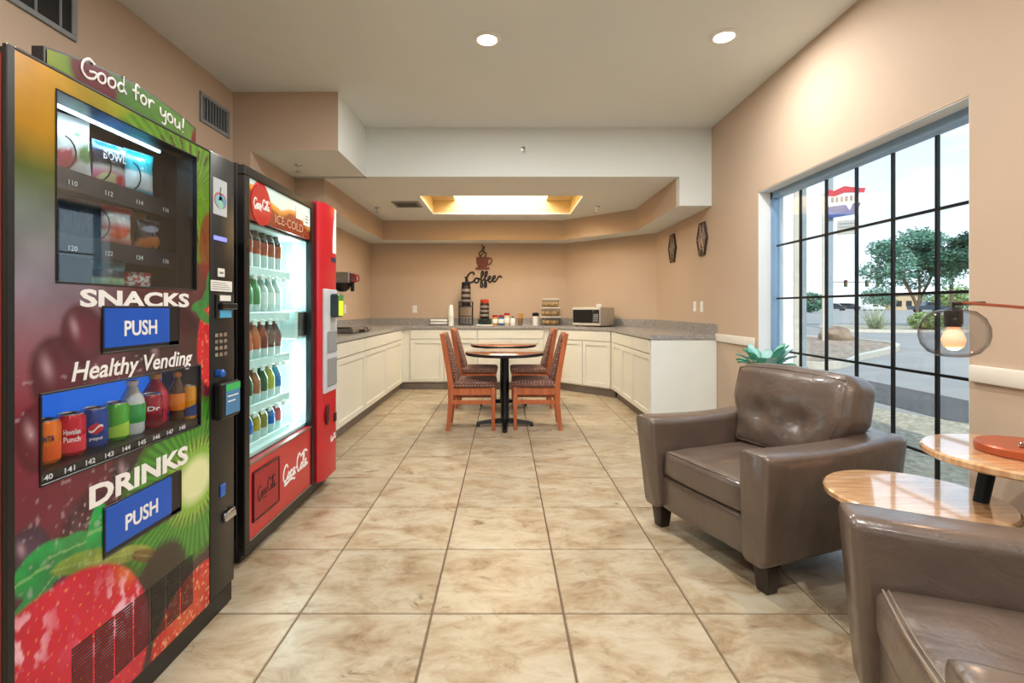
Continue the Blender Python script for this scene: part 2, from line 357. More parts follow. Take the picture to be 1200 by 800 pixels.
COFFEE = [[(.8, 1.0), (.72, 1.32), (.45, 1.3), (.15, 1.0), (.03, .55), (.15, .15), (.45, .08), (.72, .25), (.9, .5)], [(1.1, .62), (.9, .5), (.88, .18), (1.08, .05), (1.28, .2), (1.28, .5), (1.1, .62), (1.3, .55), (1.48, .5)],
          [(1.45, .45), (1.72, .9), (1.82, 1.3), (1.7, 1.45), (1.58, 1.1), (1.56, .3), (1.52, -.35), (1.62, -.5), (1.74, -.3), (1.68, .1), (1.62, .25), (1.9, .45)],
          [(1.87, .45), (2.14, .9), (2.24, 1.3), (2.12, 1.45), (2.0, 1.1), (1.98, .3), (1.94, -.35), (2.04, -.5), (2.16, -.3), (2.1, .1), (2.04, .25), (2.3, .4)],
          [(2.25, .38), (2.55, .55), (2.62, .75), (2.48, .85), (2.34, .55), (2.4, .2), (2.6, .15), (2.8, .4)], [(2.75, .4), (3.05, .6), (3.12, .8), (2.98, .9), (2.84, .6), (2.9, .25), (3.1, .2), (3.35, .55), (3.55, .85), (3.75, .8), (3.8, .65)]]
GOOD = [[(.85, .95), (.5, 1.12), (.12, .85), (.05, .35), (.35, .02), (.8, .1), (.95, .45), (.5, .42)], [(1.35, .6), (1.1, .45), (1.1, .12), (1.35, .02), (1.55, .2), (1.55, .5), (1.35, .6)], [(2.05, .6), (1.8, .45), (1.8, .12), (2.05, .02), (2.25, .2), (2.25, .5), (2.05, .6)],
        [(2.9, .5), (2.65, .55), (2.48, .3), (2.6, .03), (2.9, .2), (2.95, .6), (2.95, 1.1), (2.95, .3), (3.1, .02)],
        [(4.15, .95), (3.95, 1.05), (3.85, .8), (3.85, 0)], [(3.6, .55), (4.1, .55)], [(4.5, .6), (4.28, .45), (4.28, .12), (4.5, .02), (4.7, .2), (4.7, .5), (4.5, .6)], [(4.95, .6), (4.98, .0)], [(4.98, .35), (5.15, .6), (5.4, .58)],
        [(6.0, .6), (6.02, .2), (6.2, .1), (6.45, .3), (6.5, .6)], [(6.5, .6), (6.5, .0), (6.4, -.4), (6.1, -.4)], [(6.95, .6), (6.7, .45), (6.72, .12), (6.95, .02), (7.15, .2), (7.15, .5), (6.95, .6)], [(7.4, .6), (7.42, .15), (7.6, .03), (7.85, .25), (7.9, .6), (7.9, .02)], [(8.3, 1.1), (8.22, .35)], [(8.18, .08), (8.2, .0)]]

# ------------------------------------------------------------------ room shell
XL, XL2, XR, YB, ZC, ZT, ZS = -2.255, -2.11, 2.065, 7.8, 2.986, 2.50, 2.21
YF = -3.4
floor = struct(MB().box(-2.5, 2.27, YF, 8.0, -.12, -.004).build('floor', GROUT, smooth=0))
TS = .5145; X0 = -.283; Y0 = 1.93; G = .0035
tm = MB().box(-.5, .5, -.5, .5, -.012, 0).mesh('tile', None, 0)
bm = bmesh.new(); bm.from_mesh(tm); bmesh.ops.bevel(bm, geom=[e for e in bm.edges if all(v.co.z > -.001 for v in e.verts)], offset=.008, segments=1, affect='EDGES'); bm.to_mesh(tm); bm.free(); tm.materials.append(TILE)
def tile(x0, x1, y0, y1):
    x0 = max(x0, XL + .002); x1 = min(x1, XR); y1 = min(y1, YB)
    if x1 - x0 < .03 or y1 - y0 < .03: return
    o = bpy.data.objects.new('tile', tm); COL.objects.link(o); o.parent = floor
    o.location = ((x0 + x1) / 2, (y0 + y1) / 2, 0); o.scale = (x1 - x0 - G, y1 - y0 - G, 1)
for i in range(-4, 6):
    for j in range(-10, 12): tile(X0 + i * TS, X0 + (i + 1) * TS, Y0 + j * TS, Y0 + (j + 1) * TS)

struct(MB().prism([(XL, YF), (XL, 4.11), (XL2, 4.11), (XL2, 8.0), (-2.5, 8.0), (-2.5, YF)], -.1, 3.1).build('wall_left', WALL, smooth=0))
struct(MB().box(XL2, .99, YB, 8.0, -.1, 3.1).build('wall_back', WALL, smooth=0))
struct(MB().prism([(.97, YB), (XR, 6.705), (2.27, 6.705), (2.27, 8.0), (.97, 8.0)], -.1, 3.1).build('wall_back_right', WALL, smooth=0))
WY0, WY1, WZ0, WZ1 = 2.198, 4.03, .04, 2.135
wr = MB().box(XR, 2.27, WY1, 6.705, -.1, 3.1).box(XR, 2.27, YF, WY0, -.1, 3.1).box(XR, 2.27, WY0, WY1, WZ1, 3.1).box(XR, 2.27, WY0, WY1, -.1, WZ0)
struct(wr.build('wall_right', WALL, smooth=0))
rv = MB().box(XR + .004, 2.268, WY1 - .006, WY1, WZ0, WZ1).box(XR + .004, 2.268, WY0, WY0 + .006, WZ0, WZ1).box(XR + .004, 2.268, WY0, WY1, WZ1 - .006, WZ1).box(XR + .004, 2.268, WY0, WY1, WZ0, WZ0 + .006)
struct(rv.build('trim_1', REVEAL, smooth=0))
# front wall behind the camera; unseen glazing added for soft frontal daylight
wf = MB().box(-2.5, 2.27, YF - .15, YF, 2.6, 3.1).box(-2.5, -1.115, YF - .15, YF, -.1, 2.6).box(.915, 2.27, YF - .15, YF, -.1, 2.6)
struct(wf.build('wall_front', WALL, smooth=0))
w2 = struct(MB().box(-1.115, .915, YF - .1, YF - .05, 0, .06).box(-1.115, .915, YF - .1, YF - .05, 2.54, 2.6).build('fill_window', BLACKM, smooth=0))
for k in range(1, 4): MB().box(-2.1 + k * .985, -2.04 + k * .985, YF - .1, YF - .05, .06, 2.54).build('frame_post', BLACKM, w2, 0)
for k in range(1, 3): MB().box(-2.04 + k * .985, -1.115 + k * .985, YF - .08, YF - .072, .06, 2.54).build('pane', GLASSW2, w2, 0)
# ceilings and soffits
struct(MB().box(-2.5, 2.27, YF - .15, 4.93, ZC, 3.12).build('ceiling', CEIL, smooth=0))
def two_tone(o, top, side):
    o.data.materials.clear(); o.data.materials.append(side); o.data.materials.append(top)
    for p in o.data.polygons: p.material_index = 1 if abs(p.normal.z) > .7 else 0
    return o
s1 = struct(MB().box(XL2, -1.38, 4.11, 4.93, ZT, ZC).build('trim_2', CEIL, smooth=0))
s1.data.materials.append(WALL)
for p in s1.data.polygons:
    if p.normal.y < -.7: p.material_index = 1
struct(MB().box(-1.38, 1.745, 4.93, 5.0, ZT, ZC).box(1.745, XR, 4.93, 5.0, ZS, ZC).build('trim_3', CEIL, smooth=0))
SX0, SX1, SY0, SY1 = -.99, .92, 5.78, 6.90
tray = MB().box(-2.4, SX0, 5.0, 8.0, ZT, ZT + .02).box(SX1, 2.27, 5.0, 8.0, ZT, ZT + .02).box(SX0, SX1, 5.0, SY0, ZT, ZT + .02).box(SX0, SX1, SY1, 8.0, ZT, ZT + .02)
struct(tray.build('ceiling_tray', CEIL, smooth=0))
ring = [(-1.82, 5.0), (-1.82, 7.4), (.88, 7.4), (1.735, 6.545), (1.735, 5.0), (XR, 5.0), (XR, 6.705), (.97, YB), (XL2, YB), (XL2, 5.0)]
two_tone(struct(MB().prism(ring, ZS, ZT).build('trim_4', WALL, smooth=0)), CEIL, WALL)
# skylight well
WELL = mat('skylight_well', '#dcc38e', .8, noise=(2, .03))
ux0, ux1 = -.68, .58
ZW = ZT + .02; sw = MB().box(SX0 - .03, SX0, SY0, SY1, ZW, 2.72).box(SX1, SX1 + .03, SY0, SY1, ZW, 2.72).box(SX0, SX1, SY0 - .03, SY0, ZW, 3.2).box(SX0, SX1, SY1, SY1 + .03, ZW, 3.2)
sw.box(SX0, ux0, SY0, SY1, 2.69, 2.72).box(ux1, SX1, SY0, SY1, 2.69, 2.72).box(ux0 - .03, ux0, SY0, SY1, 2.72, 3.2).box(ux1, ux1 + .03, SY0, SY1, 2.72, 3.2)
sky1 = struct(sw.build('skylight', WELL, smooth=0))
MB().box(ux0, ux1, SY0, SY1, 3.12, 3.14).build('diffuser', DIFF, sky1, 0, label='glowing white skylight diffuser')
ld = bpy.data.lights.new('skylight_light', 'AREA'); lo = bpy.data.objects.new('skylight_light', ld); COL.objects.link(lo); ld.shape = 'RECTANGLE'; ld.size = 1.2; ld.size_y = 1.05
ld.energy = SKY_W; ld.color = (1, .94, .82); lo.location = ((ux0 + ux1) / 2, (SY0 + SY1) / 2, 3.1); lo.parent = sky1
# chair rail, baseboards
def rail(name, pts):
    mb = MB()
    for b in pts: mb.box(*b, bev=.008, seg=2)
    return struct(mb.build(name, WHITE))
rail('trim_5', [(XR - .022, XR, WY1 + .03, 4.80, .872, .945), (XR - .022, XR, YF, WY0 - .015, .868, .942)])
struct(MB().box(XR - .012, XR, YF, WY0 - .01, 0, .09).box(XR - .012, XR, WY1 + .01, 4.80, 0, .09).build('baseboard_right', WHITE, smooth=0))
struct(MB().box(XL, XL + .012, YF, 4.1, 0, .09).build('baseboard_left', WHITE, smooth=0))

# window_1
gx = 2.195
win = struct(MB().box(gx - .03, gx + .03, WY0, WY1, WZ1 - .06, WZ1).box(gx - .03, gx + .03, WY1 - .028, WY1, WZ0, WZ1).box(gx - .03, gx + .03, WY0, WY0 + .04, WZ0, WZ1).box(gx - .03, gx + .03, WY0, WY1, WZ0, WZ0 + .05).build('window_1', FRAMEB, smooth=0))
GY = [3.945, 3.665, 3.372, 3.083, 2.794, 2.508, 2.235]; GZ = [WZ1 - .07, 1.691, 1.268, .853, .438, WZ0 + .05]
for y in GY[1:-1]: MB().box(gx - .008, gx + .008, y - .0075, y + .0075, GZ[-1], GZ[0]).build('muntin', BLACKM, win, 0, label='black vertical window bar')
for z in GZ[1:-1]: MB().box(gx - .0075, gx + .0075, WY0 + .04, WY1 - .05, z - .0075, z + .0075).build('muntin', BLACKM, win, 0, label='black horizontal window bar')
for i in range(6):
    for j in range(5): MB().box(gx - .003, gx + .003, GY[i + 1], GY[i] + (.035 if i == 0 else 0), GZ[j + 1], GZ[j]).build('pane', GLASSW, win, 0)

# ------------------------------------------------------------------ recessed lights, vents, sprinklers
def ceiling_light(x, y, label, w=LAMP_W):
    t = thing('ceiling_light', label, 'light', (x, y, ZC), group='recessed ceiling lights')
    MB().lathe([(.062, -.002), (.066, -.012), (.085, -.010), (.092, -.004), (.092, 0)], 32).build('trim_ring', WPLAST, t)
    MB().lathe([(0, -.006), (.045, -.008), (.064, -.004)], 32).build('lens', LENS, t, label='glowing round lens')
    l = bpy.data.lights.new('bulb', 'AREA'); l.shape = 'DISK'; l.size = .12; l.energy = w; l.color = (1, .975, .94); l.spread = PI
    o = bpy.data.objects.new('bulb', l); COL.objects.link(o); o.parent = t; o.location = (0, 0, -.02)
    return t
ceiling_light(-.114, 3.30, 'round recessed ceiling light near the middle of the ceiling')
ceiling_light(1.45, 3.265, 'round recessed ceiling light nearest the window wall', LAMP_W * .62)
for x, y, w_ in ((-1.2, 1.0, 'above the vending machines'), (.9, .8, 'above the near armchair'), (-1.2, -1.2, 'behind the viewpoint on the vending machine side'), (.9, -1.2, 'behind the viewpoint on the window side')): ceiling_light(x, y, 'added unseen recessed fill light ' + w_, LAMP_W * (1 if y > 0 else .6))  # downlights out of view, added to fill the room with light

def wall_vent(y0, y1, z0, z1, n, label, vertical=True):
    t = thing('air_vent', label, 'vent', (XL, y0, z0)); w = y1 - y0; h = z1 - z0
    MB().box(.001, .004, 0, w, 0, h).build('vent_back', DARKIN, t, 0)
    MB().box(.002, .014, 0, w, 0, .028, .003).box(.002, .014, 0, w, h - .028, h, .003).box(.002, .014, 0, .028, .028, h - .028, .003).box(.002, .014, w - .028, w, .028, h - .028, .003).build('vent_frame', GREY, t)
    for k in range(n):
        a = .028 + (w - .056) * (k + .5) / n
        MB().box(.004, .012, a - .004, a + .004, .028, h - .028).build('slat', GREY, t, 0)
    return t
wall_vent(3.66, 4.05, 2.575, 2.80, 9, 'small grey louvred air vent high on left wall beside the tan pier')
wall_vent(1.75, 2.60, 2.585, 2.93, 6, 'large grey return air grille at the top left corner of the photo')
cv = thing('ceiling_vent', 'small grey square air vent in the tray ceiling left of skylight', 'vent', (-1.22, 6.23, ZT))
MB().box(-.17, .17, -.17, .17, -.012, 0, .004).build('vent_frame', GREY, cv)
for k in range(4): MB().box(-.13, .13, -.12 + k * .065, -.085 + k * .065, -.016, -.011).build('slat', mat('dark_grey', '#4d4d4b', .6), cv, 0)
def sprinkler(loc, label, side=False):
    t = thing('fire_sprinkler', label, 'sprinkler', loc, group='fire sprinklers')
    if side: t.rotation_euler = (-PI / 2, 0, 0)
    MB().lathe([(.035, 0), (.034, -.006), (.014, -.01), (.012, -.03), (.012, -.03)], 16).build('escutcheon', WPLAST if side else CHROME, t)
    MB().lathe([(.010, -.03), (.006, -.045), (.007, -.06)], 10).lathe([(.006, -.062), (.022, -.06), (.022, -.064), (.004, -.066)], 14).build('deflector', CHROME, t)
sprinkler((-1.885, 4.52, ZT), 'pendant fire sprinkler under the left soffit above the cola cooler')
sprinkler((-1.66, 6.45, ZT), 'pendant fire sprinkler in tray ceiling left of ceiling vent')
sprinkler((1.20, 6.38, ZT), 'pendant fire sprinkler in tray ceiling right of skylight')
sprinkler((.187, 4.93, 2.76), 'white sidewall fire sprinkler on the white bulkhead face', True)

# ------------------------------------------------------------------ kitchen cabinets
def shaker(mb_frame, x0, x1, z0, z1, r=.055): # front frame in local coords, front at y=0 .. thickness .02 (y -.02..0)
    mb_frame.box(x0, x0 + r, -.02, 0, z0, z1, .002).box(x1 - r, x1, -.02, 0, z0, z1, .002).box(x0 + r, x1 - r, -.02, 0, z1 - r, z1, .002).box(x0 + r, x1 - r, -.02, 0, z0, z0 + r, .002)
def cabinet(label, loc, rz, w, drawers, doors, depth=.55, x0=0, name='base_cabinet', group='base cabinets', kick=True):
    t = thing(name, label, 'cabinet', loc, rz, group)
    MB().box(0, w, .001, depth, .11, .885).build('carcass', CAB, t, 0)
    if kick: MB().box(0, w, .055, depth, .0, .11).build('toe_kick', KICK, t, 0)
    for a, b in drawers: MB().box(a + .004, b - .004, -.02, 0, .745, .878, .003).build('drawer', CAB, t)
    for a, b in doors:
        fr = MB(); shaker(fr, a + .004, b - .004, .125, .735); d = fr.build('door', CAB, t)
        MB().box(a + .055, b - .055, -.011, 0, .175, .685).build('door_panel', CAB, d, 0)
    return t
ZF = .0
L = 'cream base cabinet on the left wall, '
cabinet(L + 'nearest the cola cooler', (-1.48, 4.15, 0), PI / 2, 1.05, [(0, 1.05)], [(0, .17), (.17, 1.05)], .6)
cabinet(L + 'middle of the run', (-1.48, 5.20, 0), PI / 2, .93, [(0, .93)], [(0, .93)], .6)
cabinet(L + 'farthest, beside the inner corner', (-1.48, 6.13, 0), PI / 2, .91, [(0, .91)], [(0, .91)], .6)
cf = thing('corner_filler', 'plain cream corner filler panel where left and back cabinets meet', 'cabinet', (-1.48, 7.04, 0))
MB().box(-.05, -.001, 0, .24, .11, .885).box(-.001, .11, .19, .24, .11, .885).build('filler_panel', CAB, cf, 0)
MB().box(-.10, -.056, 0, .25, 0, .11).box(-.056, .11, .245, .26, 0, .11).build('toe_kick', KICK, cf, 0)
cabinet('cream base cabinet on the back wall left of the dining tables', (-1.37, 7.23, 0), 0, .975, [(0, .975)], [(0, .49), (.49, .975)])
cabinet('cream base cabinet on the back wall directly behind the round tables', (-.395, 7.23, 0), 0, .965, [(0, .965)], [(0, .483), (.483, .965)])
cf2 = thing('corner_filler', 'narrow cream filler panel left of the angled corner cabinet', 'cabinet', (.57, 7.23, 0))
MB().box(0, .2, 0, .05, .11, .885).build('filler_panel', CAB, cf2, 0); MB().box(0, .2, .055, .09, 0, .11).build('toe_kick', KICK, cf2, 0)
cabinet('angled cream corner cabinet with two doors under the microwave', (.77, 7.23, 0), -PI / 4, .947, [(.03, .917)], [(.03, .465), (.465, .917)], .40)
cabinet('cream base cabinet on the right wall next to angled corner unit', (1.44, 6.56, 0), -PI / 2, 1.06, [(.03, 1.06)], [(.03, .55), (.55, 1.06)], .6)
cabinet('cream base cabinet at the open end of the right counter', (1.44, 5.50, 0), -PI / 2, .665, [(0, .665)], [(0, .665)], .6)
ep = tag(MB().box(1.425, XR - .003, 4.805, 4.828, 0, .886, .002).build('end_panel', mat('end_panel_white', '#e6eae6', .4, noise=(2, .02))), 'flat white end panel closing the right cabinet run', 'panel')
ct = thing('countertop', 'grey speckled laminate countertop wrapping three walls', 'countertop', (0, 0, 0))
poly = [(XL2 + .003, 4.13), (-1.45, 4.13), (-1.45, 7.20), (.758, 7.20), (1.41, 6.548), (1.41, 4.795), (XR - .002, 4.795), (XR - .002, 6.70), (.965, YB - .003), (XL2 + .003, YB - .003)]
MB().prism(poly, .888, .93).build('worktop', GRAN, ct, 0)
bs = MB().box(XL2 + .003, XL2 + .022, 4.13, YB - .003, .93, 1.035).box(XL2 + .022, .96, YB - .022, YB - .003, .93, 1.035).box(XR - .022, XR - .002, 4.795, 6.695, .93, 1.035)
bs.prism([(.962, YB - .003), (XR - .004, 6.70), (XR - .022, 6.69), (.955, YB - .022)], .93, 1.035)
bs.build('backsplash', GRAN, ct, 0)

# ------------------------------------------------------------------ wall plates, decor, sign
def plate(M, label, cat='outlet', kind='outlet'):
    t = thing('wall_outlet' if kind == 'outlet' else 'light_switch', label, cat); t.matrix_world = M
    MB().box(-.035, .035, -.057, .057, 0, .006, .002).build('plate', WPLAST, t)
    if kind == 'outlet':
        for s in (-.022, .022): MB().box(-.014, .014, s - .014, s + .014, .006, .008, .001).build('socket', PAPER, t)
    else: MB().box(-.016, .016, -.033, .033, .006, .010, .002).build('rocker', PAPER, t)
plate(wallback(-1.41, YB, 1.175), 'white outlet plate on the back wall left of packet rack')
plate(front(XL2, 6.55, 1.18), 'white outlet plate on the left wall behind the coffee brewer')
plate(wallright(XR, 5.36, 1.205), 'left of two white switch plates on the right wall', 'switch', 'switch')
plate(wallright(XR, 5.17, 1.205), 'right of two white switch plates on the right wall', 'switch', 'switch')
def hexdecor(y, z, label):
    t = thing('wall_decor', label, 'decor', group='hexagonal wall ornaments'); t.matrix_world = wallright(XR, y, z)
    hx = [(-.06, -.165), (.06, -.165), (.125, 0), (.06, .165), (-.06, .165), (-.125, 0)]
    MB().prism([(a * .9, b * .9) for a, b in hx], .004, .012).build('backing', mat('decor_brown', '#5a4234', .5, noise=(20, .3)), t, 0)
    MB().tube([(a, b, .012) for a, b in hx], .012, 6, True).build('frame', mat('decor_dark', '#3c2d25', .5), t)
    mb = MB()
    for k in range(6):
        a, b = hx[k]; mb.tube([(0, 0, .014), (a * .95, b * .95, .014)], .006, 5)
    for sc in (.35, .65): mb.tube([(a * sc, b * sc, .015) for a, b in hx], .006, 5, True)
    mb.build('lattice', mat('decor_silver', '#a99a8c', .35, metal=.5), t)
hexdecor(6.05, 1.92, 'far hexagonal woven ornament on the right wall, nearer the corner'); hexdecor(5.14, 1.91, 'near hexagonal woven ornament on the right wall above the switches')
RUST = mat('rust_metal', '#6e2f26', .5)
cup = thing('coffee_cup_sign', 'rust red metal coffee cup cutout with steam on back wall', 'sign', (-.345, YB - .012, 1.80))
MB().prism([(-.10, .19), (-.09, .09), (-.06, .04), (.06, .04), (.09, .09), (.10, .19)], -.006, .006, wallback(0, 0, 0)).box(-.11, .11, -.006, .006, 0, .03).build('cup', RUST, cup, 0)
MB().tube(smooth_path([(.09, 0, .17), (.135, 0, .175), (.145, 0, .13), (.12, 0, .09), (.085, 0, .08)]), .010).build('handle', RUST, cup)
MB().tube(smooth_path([(-.02, 0, .19), (-.05, 0, .26), (.03, 0, .32), (-.01, 0, .385)]), .008).tube(smooth_path([(.03, 0, .19), (.06, 0, .25), (-.01, 0, .31), (.04, 0, .36)]), .008).tube(smooth_path([(-.04, 0, .2), (-.005, 0, .24), (.04, 0, .27)]), .007).build('steam', mat('dark_bronze', '#3a2a20', .5), cup)
tag(strokes_mb(COFFEE, .54, .25, .012, wallback(-.585, YB - .012, 1.52)).build('coffee_word_sign', mat('sign_black', '#17130f', .5)), 'black script wall sign reading Coffee below the cup cutout', 'sign')

# ------------------------------------------------------------------ counter-top items
ZK = .93
pk = thing('packet_rack', 'wire rack of white sugar packets on back counter', 'rack', (-.995, 7.55, ZK))
MB().box(-.15, .15, -.06, .06, .002, .012).tube([(-.15, -.06, .06), (.15, -.06, .06), (.15, .06, .06), (-.15, .06, .06)], .004, 6, True).build('rack', BLACKM, pk, 0)
for k in range(5): MB().box(-.125, .125, -.05 + k * .02, -.036 + k * .02, .014, .09, .004).build('packet', PAPER, pk)
cs = thing('cup_stack', 'tall stack of white foam cups on back counter', 'cups', (-.815, 7.55, ZK))
for k in range(6): MB().lathe([(.045 - k * .001, k * .033), (.046, k * .033 + .008), (.036, k * .033 + .095), (.0, k * .033 + .095)], 18).build('cup', FOAM, cs)
MB().lathe([(.036, .26), (.026, .31), (.0, .315)], 16).build('lid', FOAM, cs)
COFF = mat('coffee_beans', '#2b1a12', .5, noise=(60, .5)); LBL = mat('grey_label', '#8a8078', .5)
def jar(t, z0, h, r, lidm, base=0):
    MB().lathe([(r * .92, z0), (r, z0 + .01), (r, z0 + h * .92), (r * .9, z0 + h)], 24).build('jar', COFF, t, label='dark glass jar of coffee')
    for k in range(3): MB().lathe([(r + .001, z0 + h * (.16 + .27 * k)), (r + .003, z0 + h * (.18 + .27 * k)), (r + .003, z0 + h * (.28 + .27 * k)), (r + .001, z0 + h * (.30 + .27 * k))], 24).build('band', LBL, t)
    MB().lathe([(r * .93, z0 + h), (r * .95, z0 + h + .005), (r * .95, z0 + h + .05), (r * .7, z0 + h + .06), (0, z0 + h + .06)], 24).build('lid', lidm, t)
cd = thing('coffee_dispenser', 'tall black coffee dispenser jar in a wire stand', 'dispenser', (-.585, 7.56, ZK)); mb = MB()
for sx in (-.10, .10):
    for sy in (-.08, .08): mb.tube([(sx, sy, 0), (sx, sy, .36)], .006, 6)
for z in (.008, .14, .28, .36): mb.tube([(-.10, -.08, z), (.10, -.08, z), (.10, .08, z), (-.10, .08, z)], .005, 6, True)
for a in (-.05, 0, .05): mb.tube([(a, -.08, .008), (a, -.08, .14)], .004, 5)
mb.build('wire_stand', BLACKM, cd)
MB().box(-.09, .09, -.07, .07, .286, .30).build('shelf', BLACK, cd, 0); jar(cd, .30, .30, .072, BLACK)
MB().lathe([(.012, .66), (.012, .71), (.024, .715), (.02, .74), (0, .745)], 14).build('pump', BLACK, cd)
pt = tag(MB().box(-.42, -.17, 7.40, 7.68, ZK + .001, ZK + .012, .004).build('serving_tray', PAPER), 'flat white tray under the red-lidded coffee jar', 'tray')
c2 = thing('coffee_canister', 'coffee jar with an orange red lid and dark green base', 'dispenser', (-.30, 7.56, ZK + .012))
MB().lathe([(.10, 0), (.105, .01), (.10, .08), (.078, .085)], 24).build('base', mat('dark_green', '#23382a', .4), c2)
MB().box(-.05, .05, -.135, -.095, .03, .075, .01).build('spout', BLACK, c2); jar(c2, .085, .24, .07, mat('orange_red', '#b8401f', .4))
def condiment(x, y, col, lid, label, h=.155, r=.043):
    t = thing('condiment_jar', label, 'jar', (x, y, ZK), group='condiment jars on the back counter')
    MB().lathe([(r * .9, 0), (r, .008), (r, h * .78), (r * .85, h * .84)], 20).build('jar', mat('jar_' + col[1:], col, .3), t)
    MB().lathe([(r + .001, h * .2), (r + .002, h * .22), (r + .002, h * .6), (r + .001, h * .62)], 20).build('band', PAPER, t)
    MB().lathe([(r * .98, h * .82), (r, h * .84), (r, h), (0, h)], 20).build('lid', mat('lid_' + lid[1:], lid, .4), t)
condiment(-.14, 7.55, '#c98a3c', '#b3202a', 'orange jar with red lid, leftmost of the condiment jars')
condiment(-.045, 7.53, '#2f5fa0', '#b3202a', 'blue jar with red lid, middle of the condiment jars')
condiment(.04, 7.56, '#d9c6a0', '#b3202a', 'tan jar with red lid, tallest of the condiment jars', .185)
sh = thing('sugar_shaker', 'small glass sugar shaker with white sugar and steel cap', 'shaker', (.13, 7.53, ZK))
MB().lathe([(.036, 0), (.042, .01), (.04, .08), (.024, .11)], 20).build('jar', mat('sugar_white', '#e9e6e0', .4), sh); MB().lathe([(.026, .11), (.026, .125), (.012, .14), (0, .142)], 16).build('cap', CHROME, sh)
st = thing('stirrer_cup', 'clear cup of wooden stir sticks on back counter', 'cup', (.245, 7.54, ZK))
MB().lathe([(.032, 0), (.034, .005), (.044, .11), (.040, .11), (.030, .01), (0, .01)], 20).build('cup', CLEAR, st)
mb = MB()
for k in range(22):
    a = k * 2.4; r = .028 * math.sqrt(k / 22); mb.tube([(r * math.cos(a) * .5, r * math.sin(a) * .5, .012), (r * math.cos(a) * 2.0, r * math.sin(a) * 2.0, .185)], .004, 5)
mb.build('stir_sticks', mat('stick_wood', '#d8a25e', .6), st)
bl = thing('creamer_canister', 'white canister with a black lid left of pastry bins', 'canister', (.475, 7.52, ZK))
MB().lathe([(.042, 0), (.045, .006), (.044, .14)], 22).build('body', WPLAST, bl); MB().lathe([(.048, .14), (.05, .145), (.05, .185), (.03, .195), (0, .195)], 22).build('lid', BLACK, bl)
pb = thing('pastry_bins', 'three stacked clear pastry bins beside the microwave', 'bins', (.70, 7.52, ZK))
TAN = mat('pastry_tan', '#c8a878', .8, noise=(30, .3))
for k in range(3):
    w = .145 - k * .012; z = k * .135
    b = MB().hexa([(-w * .9, -.11, z + .004), (w * .9, -.11, z + .004), (w, .11, z + .004), (-w, .11, z + .004), (-w, -.12, z + .125), (w, -.12, z + .125), (w, .11, z + .125), (-w, .11, z + .125)], .008, 2).build('bin', CLEAR, pb)
    MB().tube([(-w, -.12, z + .127), (w, -.12, z + .127), (w, .11, z + .127), (-w, .11, z + .127)], .006, 6, True).build('rim', PAPER, b)
    for q in range(5): MB().ball(((q - 2) * .048, (-.03 if q % 2 else .03), z + .045), (.035, .04, .034), 10).build('pastry', TAN, b)
mw = thing('microwave_oven', 'silver microwave oven with black door on angled counter', 'microwave', (1.27, 7.08, ZK), -PI / 4)
MB().box(-.24, .24, -.16, .18, .015, .275, .012, 2).build('body', mat('silver_grey', '#bdb6a8', .35, metal=.3), mw)
MB().box(-.235, .235, -.178, -.160, .02, .27, .006).build('front_frame', mat('silver_light', '#d6d2c6', .3, metal=.2), mw)
d = MB().box(-.222, .12, -.186, -.176, .055, .24, .004).build('door', BLACK, mw, label='black glass door'); MB().box(-.19, .09, -.188, -.185, .075, .22, .002).build('door_window', DARKIN, d)
cp = MB().box(.125, .225, -.186, -.176, .055, .24, .004).build('control_panel', BLACK, mw)
MB().box(.14, .21, -.188, -.185, .20, .228).build('clock_display', mat('display_dark', '#12201c', .2), cp, 0)
for i in range(3):
    for j in range(4): MB().box(.138 + i * .026, .158 + i * .026, -.188, -.185, .075 + j * .028, .095 + j * .028).build('button', GREY, cp, 0)
for sx in (-.2, .2):
    for sy in (-.12, .14): MB().lathe([(.015, 0), (.015, .018)], 10, (sx, sy, 0)).build('foot', BLACK, mw)
tag(MB().box(-.035, .035, -.03, .03, 0, .045, .006).build('napkin_box', PAPER, loc=(1.36, 7.11, ZK + .2755)), 'small white box on top of the microwave', 'box')
# coffee brewer on the left counter (front towards +X)
br = thing('coffee_brewer', 'stainless coffee brewer with black brew basket on left counter', 'coffee maker', (-1.80, 5.16, ZK))
MB().box(-.22, .26, -.11, .11, .008, .05, .006).build('base', STEEL, br)
MB().box(-.22, -.0, -.10, .10, .05, .63, .006).build('column', STEEL, br)
MB().box(-.22, .215, -.11, .11, .52, .63, .008).build('head', STEEL, br)
MB().lathe([(.095, 0), (.09, -.02), (.075, -.06), (.04, -.085), (.012, -.09), (.012, -.09)], 24, (.11, 0, .52)).build('brew_basket', BLACK, br)
MB().box(.20, .235, -.015, .015, .435, .53, .006).build('basket_handle', BLACK, br)
MB().box(.216, .225, -.08, .08, .53, .62, .003).build('front_plate', mat('maroon', '#5c1f22', .4), br)
MB().tube(smooth_path([(.225, -.05, .54), (.265, -.05, .55), (.265, -.05, .60), (.225, -.05, .61)]), .008).tube(smooth_path([(.225, .05, .54), (.265, .05, .55), (.265, .05, .60), (.225, .05, .61)]), .008).build('handle', mat('red_handle', '#a3303a', .4), br)
MB().lathe([(.085, 0), (.085, .012), (.06, .014)], 24, (.12, 0, .05)).build('warmer_plate', BLACK, br)
for q in (-.07, .07): MB().lathe([(.014, 0), (.014, .03), (.008, .032)], 10, (.02, q, .05)).build('knob', BLACK, br)
dt = thing('drip_tray', 'low brown drip tray with handles in front of brewer', 'tray', (-1.64, 5.42, ZK))
MB().box(-.14, .14, -.10, .10, .004, .03, .005).build('tray', mat('bronze', '#5c4a42', .35, metal=.5), dt)
for sx in (-.12, .12): MB().tube(smooth_path([(sx, -.06, .028), (sx, -.05, .05), (sx, .05, .05), (sx, .06, .028)]), .006).build('handle', BLACKM, dt)

